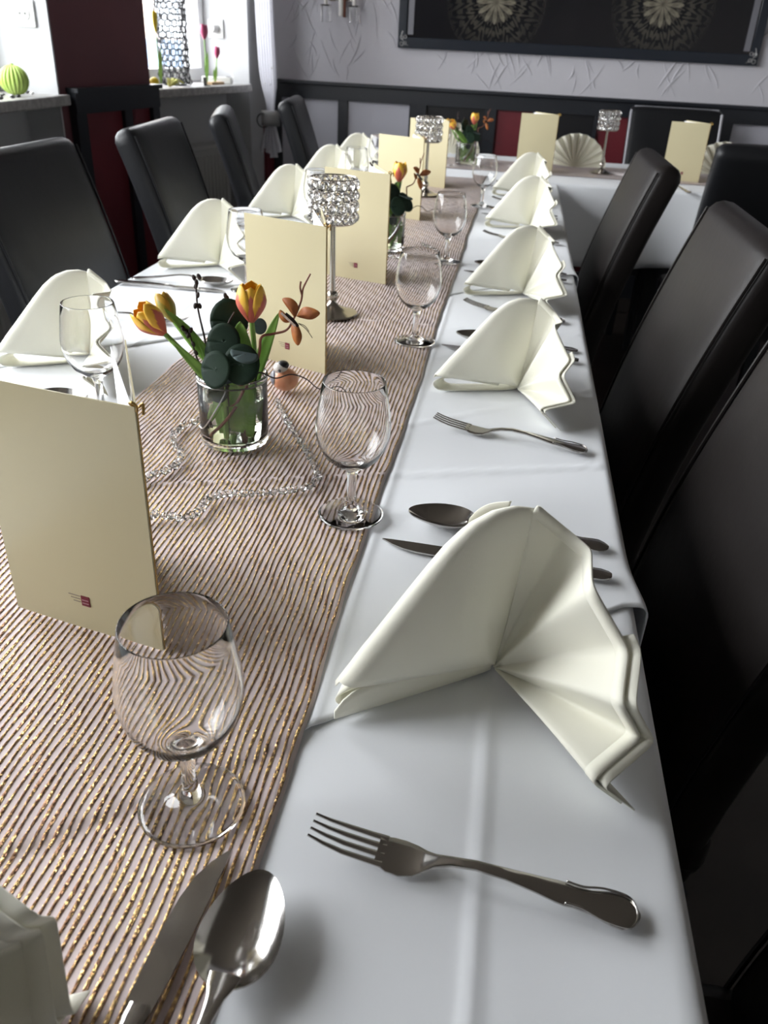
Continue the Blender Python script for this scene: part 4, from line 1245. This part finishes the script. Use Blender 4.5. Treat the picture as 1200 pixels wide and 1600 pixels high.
copy_tree(CHL, (.79, 3.02, 0), PI / 2, 'black leather chair seen from its back, drawn up to the cross table')
cp = make_chair(M_LEATHER_B, 'black leather chair with window-lit edges in pale colour behind the cross table', True)
cp.location = (.715, 4.20, 0); cp.rotation_euler.z = -PI / 2

# ================================================================ BACK WALL DECOR
PX0, PX1, PZ0, PZ1 = -.672, 1.086, 1.160, 1.78
ROS = [(-.195 - .207, 1.375 - 1.16), (.598 - .207, 1.395 - 1.16)]
pf = thing('framed_picture', 'wide framed black picture with two pale rosettes on the plaster wall', 'picture', ((PX0 + PX1) / 2, YB, PZ0))
w2 = (PX1 - PX0) / 2; hh = PZ1 - PZ0
q = MB(); q.box((-w2 + .03, -.028, .03), (w2 - .03, -.018, hh - .03)); q.build('print', rosette_mat(), pf, smooth=False)
for nm, a_, b_ in (('frame_rail', (-w2, -.035, 0), (w2, 0, .048)), ('frame_rail', (-w2, -.035, hh - .048), (w2, 0, hh)), ('frame_stile', (-w2, -.035, .048), (-w2 + .042, 0, hh - .048)), ('frame_stile', (w2 - .042, -.035, .048), (w2, 0, hh - .048))):
    q = MB(); q.box(a_, b_); q.build(nm, M_BLUEFRAME, pf, bevel=.003)
M_SILVERSTRIP = mat('silver_strip', (.16, .16, .18), .35)
for s in (-1, 1):
    q = MB(); x = s * (w2 - .062); q.box((x - .014, -.031, .06), (x + .014, -.027, hh - .05)); q.build('silver_strip', M_SILVERSTRIP, pf)
    q = MB()
    for k in range(4):
        q.torus((s * (w2 - .020 - .018 * (k % 2)), -.038, .018 + .020 * (k // 2) + .004 * k), .0085 - .0015 * (k % 2), .0022, 14, 5, 'y')
    q.tube(spline([(s * (w2 - .055), -.038, .012), (s * (w2 - .035), -.038, .022), (s * (w2 - .018), -.038, .05), (s * (w2 - .024), -.038, .075)], 5), .002, 5)
    q.build('corner_ornament', mat('frame_silver', (.30, .30, .30), .4, metal=.6), pf)
# sconce with crystal drops
sx_ = -.965
scn = thing('wall_sconce', 'small wall sconce with two crystal-hung arms near the curtain', 'lamp', (sx_, YB, 1.25))
q = MB(); q.lathe([(0, 0), (.028, 0), (.03, .01), (.02, .018), (0, .02)], 24); o = q.build('back_plate', M_NICKEL, scn, loc=(0, 0, .12)); o.rotation_euler = (PI / 2, 0, 0)
q = MB(); q.tube([(0, -.05, .035), (0, -.05, .12)], .012, 14); q.build('white_sleeve', M_CANDLE, scn)
q = MB(); q.tube([(.018, -.045, .03), (.018, -.045, .12)], .007, 8); q.build('dark_bar', M_TWIGR, scn)
for s in (-1, 1):
    x = s * .072
    q = MB(); q.tube(spline([(0, -.02, .12), (x * .5, -.05, .10), (x, -.07, .11)], 5), .004, 8); ar = q.build('arm', M_NICKEL, scn)
    q = MB(); q.lathe([(0, .0), (.026, .0), (.030, .006), (0, .006)], 20, (x, -.07, .075)); q.build('drip_pan', M_NICKEL, ar)
    q = MB(); q.tube([(x, -.07, .08), (x, -.07, .15)], .009, 12); q.build('candle_sleeve', M_CANDLE, ar)
    for k in range(5):
        a = 2 * PI * k / 5 + .4
        for b_ in range(5):
            share('drop', ME_CRS, ar, (x + .024 * math.cos(a), -.07 + .024 * math.sin(a), .068 - b_ * .0135), (0, 0, a), (1.1, 1, 1.4))

# sheer curtain in the corner
ct = thing('sheer_curtain', 'sheer white curtain with silver dots gathered in the corner', 'curtain', (-1.285, 4.40, .0))
def cur(u, v):
    z = .80 + 1.66 * (1 - v)
    pin = 1 - .62 * math.exp(-((z - .855) / .10) ** 2) if z > .855 else .38
    wd = .11 * pin + .01
    return V((wd * (u - .5) * .9 + .012 * math.sin(u * 38) * pin + (.03 if z < .9 else .03 * math.exp(-(z - .9) * 3)), -.10 * (u - .5) * pin + .018 * math.cos(u * 38) * pin, z))
M_SH = bpy.data.materials.new('sheer_voile'); M_SH.use_nodes = True
nt = M_SH.node_tree; b = nt.nodes['Principled BSDF']; b.inputs['Base Color'].default_value = (.80, .80, .84, 1); b.inputs['Roughness'].default_value = .7
tr = nt.nodes.new('ShaderNodeBsdfTranslucent'); tr.inputs[0].default_value = (.7, .7, .74, 1)
tp = nt.nodes.new('ShaderNodeBsdfTransparent'); m1 = nt.nodes.new('ShaderNodeMixShader'); m2 = nt.nodes.new('ShaderNodeMixShader')
m1.inputs[0].default_value = .45; m2.inputs[0].default_value = .22
nt.links.new(b.outputs[0], m1.inputs[1]); nt.links.new(tr.outputs[0], m1.inputs[2]); nt.links.new(m1.outputs[0], m2.inputs[1]); nt.links.new(tp.outputs[0], m2.inputs[2])
nt.links.new(m2.outputs[0], nt.nodes['Material Output'].inputs[0])
q = MB(); q.grid(cur, 60, 40); q.build('upper_drape', M_SH, ct, smooth=True)
q = MB(); q.grid(lambda u, v: V((.03 + (.05 + .075 * v) * (u - .5) + .010 * math.sin(u * 30) * (.4 + v), -.03 * (u - .5) + .016 * math.cos(u * 30), .80 - .14 * v + .02 * math.sin(u * 8))), 50, 12); q.build('lower_flare', M_SH, ct, smooth=True)
q = MB(); q.grid(lambda u, v: V((.03 + .045 * math.cos(2 * PI * u), -.0 + .035 * math.sin(2 * PI * u), .79 + .07 * v)), 24, 3); q.build('tie_back', mat('grey_tieback', (.20, .20, .20), .5), ct, smooth=True, solid=.004)
q = MB(); q.torus((.0, -.03, .815), .032, .0035, 20, 6, 'y'); q.build('tie_ring', M_DARKPL, ct)
me = MB(); me.ball((0, 0, 0), .0045, 8, 6); me = me.mesh('dot', M_SILVERWIRE)
rs = random.Random(5)
for k in range(26):
    u = rs.uniform(.05, .95); v = rs.uniform(.3, .93); p = cur(u, v)
    share('dot', me, ct, p + V((.0, -.004, 0)))

# ================================================================ WINDOW WALL DECOR
def socket(loc_, rotz, label, tilt=0):
    t = thing('power_socket', label, 'socket', loc_, rotz)
    q = MB(); q.box((-.041, -.009, -.041), (.041, 0, .041)); q.build('plate', M_WHITEPLASTIC, t, bevel=.005)
    q = MB(); q.torus((0, -.010, 0), .0215, .003, 28, 6, 'y'); q.build('insert_ring', M_WHITEPLASTIC, t)
    q = MB(); q.lathe([(0, 0), (.020, 0), (.020, .004), (0, .004)], 24); o = q.build('well', mat('socket_grey', (.35, .35, .34), .5), t, loc=(0, -.0088, 0)); o.rotation_euler = (PI / 2, 0, 0)
    for x in (-.0095, .0095):
        q = MB(); q.lathe([(0, 0), (.0026, 0), (.0026, .002), (0, .002)], 10); o = q.build('hole', M_DARKPL, t, loc=(x, -.0130, 0)); o.rotation_euler = (PI / 2, 0, 0)
    return t
# on the reveal of the window next to the pillar (faces the table end)
sp_ = PY(38, 21, WA[1] - .001)
socket((sp_.x, WA[1] - .0005, sp_.z), 0, 'white wall socket on the window reveal above the ribbed green ball')
# green ribbed ball on pebbles
gb = V((-1.695, 2.85, ZS))
t = thing('ribbed_ball', 'lime green ribbed ball ornament on the stone sill', 'ornament', gb)
q = MB(); n = 72
def gf(u, v):
    ph = PI * v - PI / 2; a = 2 * PI * u
    r = .0475 * (1 - .07 * (1 - abs(math.sin(11 * a / 1))) ** 1.0) if True else 0
    k = math.cos(ph)
    rr = .0475 * (k * (1 - .15 * (1 - abs(math.sin(10 * a)) ** .6)))
    return V((rr * math.cos(a), rr * math.sin(a), .048 + .046 * math.sin(ph)))
q.grid(gf, 160, 24); q.build('ribs', M_BALL, t, smooth=True)
q = MB(); q.lathe([(0, .004), (.006, .003), (.007, 0), (0, 0)], 12, (0, 0, .0935)); q.build('cap', M_BALL, t)
rs = random.Random(9); laid = []
for k in range(60):
    x = XA - .13 + rs.uniform(0, .135); y = rs.uniform(2.62, 2.99)
    if (x - gb.x) ** 2 + (y - gb.y) ** 2 < .026 ** 2: continue
    if len(laid) >= 23 or any((x - a) ** 2 + (y - b) ** 2 < .021 ** 2 for a, b in laid): continue
    laid.append((x, y))
    q = MB(); s = rs.uniform(.006, .010); q.ball((0, 0, 0), (s, s * rs.uniform(.6, 1), s * .55), 8, 6)
    wh = rs.random() < .45
    o = q.build('pebble', M_WHITEPLASTIC if wh else M_DARKPL, None, loc=(x, y, ZS + s * .55), rotz=rs.uniform(0, 3))
    tag(o, ('small white' if wh else 'small black') + ' pebble strewn around the ribbed green ball', 'pebble', ('white' if wh else 'black') + ' pebbles on the sill')
# items on the bay sill
def bay(s, o, z=ZS):
    p = PB + dBC * s + nBC * o
    return V((p.x, p.y, z))
tw = bay(.36, .11)
t = thing('ring_tower', 'tall tower vase of interlocked silver wire rings on the window sill', 'vase', tw)
q = MB(); q.lathe([(0, 0), (.05, 0), (.05, .006), (0, .006)], 24); q.build('base', M_DARKPL, t)
q = MB(); q.torus((0, 0, 0), .0165, .0026, 14, 5, 'y'); me = q.mesh('ring', mat('dark_silver_wire', (.09, .09, .095), .35, metal=1.))
rs = random.Random(2)
for k in range(19):
    for i in range(14):
        a = 2 * PI * (i + .5 * (k % 2)) / 14
        rr = .062 + rs.uniform(-.004, .004)
        share('ring', me, t, (rr * math.cos(a), rr * math.sin(a), .018 + k * .0225), (rs.uniform(-.4, .4), 0, a - PI / 2 + rs.uniform(-.5, .5)), (1, 1, .8))
def sill_tulip(s, o, h, lean, pm, label, hl=.05, hr=.017, base=None):
    p = bay(s, o)
    t = thing('artificial_tulip', label, 'flower', p, group='artificial tulips on the sill')
    top = V((lean[0], lean[1], h))
    q = MB(); q.tube(spline([V((0, 0, .012)), top * .5 + V((0, 0, 0)), top], 6), .0028, 7); q.build('stem', M_STEM, t)
    petal_cup(t, top, V((lean[0] * .6, lean[1] * .6, h)), hl, hr, 5, pm, open_=.85)
    leaf(t, [V((0, 0, .012)), V((.010, -.012, h * .4)), V((.022, -.03, h * .75))], .008, (0, -1, .2), M_STEM)
    leaf(t, [V((0, 0, .012)), V((-.008, .01, h * .3)), V((-.014, .03, h * .6))], .007, (1, -.4, .2), M_STEM)
    return t
sill_tulip(.20, .08, .20, (-.005, .0), M_YELLOW, 'yellow artificial tulip on the sill beside the silver ring tower', .085, .012)
sill_tulip(.55, .06, .185, (.0, .0), M_PINK, 'tall pink artificial tulip on the sill beside the silver ring tower', .062, .021)
sill_tulip(.60, .045, .11, (.004, .03), M_PINK, 'short pink artificial tulip on the sill beside the power strip', .05, .017)
q = MB(); q.box((-.02, -.05, 0), (.02, .06, .012)); o = q.build('wooden_stand', M_PALEWOOD, None, loc=bay(.60, .05), rotz=math.atan2(dBC.y, dBC.x) - PI / 2, bevel=.002); tag(o, 'small pale wooden block holding the pink tulips', 'stand')
q = MB(); q.ball((0, 0, .021), (.020, .024, .021), 16, 10); o = q.build('lemon', M_YELLOW, None, loc=bay(.075, .03)); tag(o, 'yellow lemon-like egg on the sill next to the pillar', 'ornament')
ft = thing('feather_bunch', 'pale yellow feather bunch on the sill before the ring tower', 'ornament', bay(.21, .02))
rs = random.Random(4)
for k in range(22):
    a = rs.uniform(-.9, .9); l = rs.uniform(.05, .09); up = rs.uniform(.008, .035)
    leaf(ft, [V((-.01 * rs.random(), -.04, .004)), V((math.sin(a) * l * .4, -.04 + math.cos(a) * l * .5, up)), V((math.sin(a) * l * .6, -.04 + math.cos(a) * l, up * .4 + .003))], .006, (0, 0, 1), M_FEATHER, 'feather')
fr_ = thing('photo_stand', 'small black picture stand on the sill by the ring tower', 'frame', bay(.47, .02), -1.4)
q = MB(); q.box((-.022, -.004, 0), (.022, .004, .035)); q.build('plate', M_DARKPL, fr_, bevel=.001)
q = MB(); q.box((-.016, -.0052, .006), (.016, -.0042, .029)); q.build('picture', M_WHITEPLASTIC, fr_)
q = MB(); q.box((-.006, .004, 0), (.006, .022, .003)); q.build('foot', M_DARKPL, fr_)
# power strip, plug and cable on the far reveal
ps = thing('power_strip', 'white power strip at the end of the window sill', 'power strip', bay(.70, .06), .1)
q = MB(); q.box((-.10, -.02, 0), (.045, .02, .030)); q.build('body', M_WHITEPLASTIC, ps, bevel=.004)
q = MB(); q.box((.018, -.010, .030), (.036, .010, .033)); q.build('switch', M_DARKPL, ps, bevel=.001)
# reveal plane at the far end of the bay window
def reveal_pt(u, v):
    w = ray(u, v); t_ = (V((PC.x, PC.y, 0)) - C0).dot(V((dCD.x, dCD.y, 0))) / w.dot(V((dCD.x, dCD.y, 0)))
    return C0 + w * t_
sk = reveal_pt(338, 45)
ra = math.atan2(dCD.y, dCD.x) - PI / 2
s_ = socket((sk.x, sk.y, sk.z), ra, 'white wall socket with a plug in it beside the sheer curtain')
pl = thing('power_plug', 'white plug and cable hanging to the power strip on the sill', 'cable', (sk.x + .014 * math.sin(ra), sk.y - .014 * math.cos(ra), sk.z), ra)
q = MB(); q.lathe([(0, 0), (.019, 0), (.019, .02), (.012, .034), (0, .036)], 20); o = q.build('plug_body', M_WHITEPLASTIC, pl); o.rotation_euler = (PI / 2, 0, 0)
q = MB(); e_ = bay(.70, .06, ZS + .02) - V((sk.x, sk.y - .014, sk.z)); R2 = Matrix.Rotation(-ra, 3, 'Z'); e_ = R2 @ e_
q.tube(spline([(0, -.03, -.004), (.004, -.04, -.04), (.05, -.05, -.12), (.11, -.07, -(sk.z - ZS) * .8), (.12, -.09, -(sk.z - ZS) + .012), (.075, e_.y, e_.z)], 8), .0028, 6); q.build('cable', M_WHITEPLASTIC, pl)
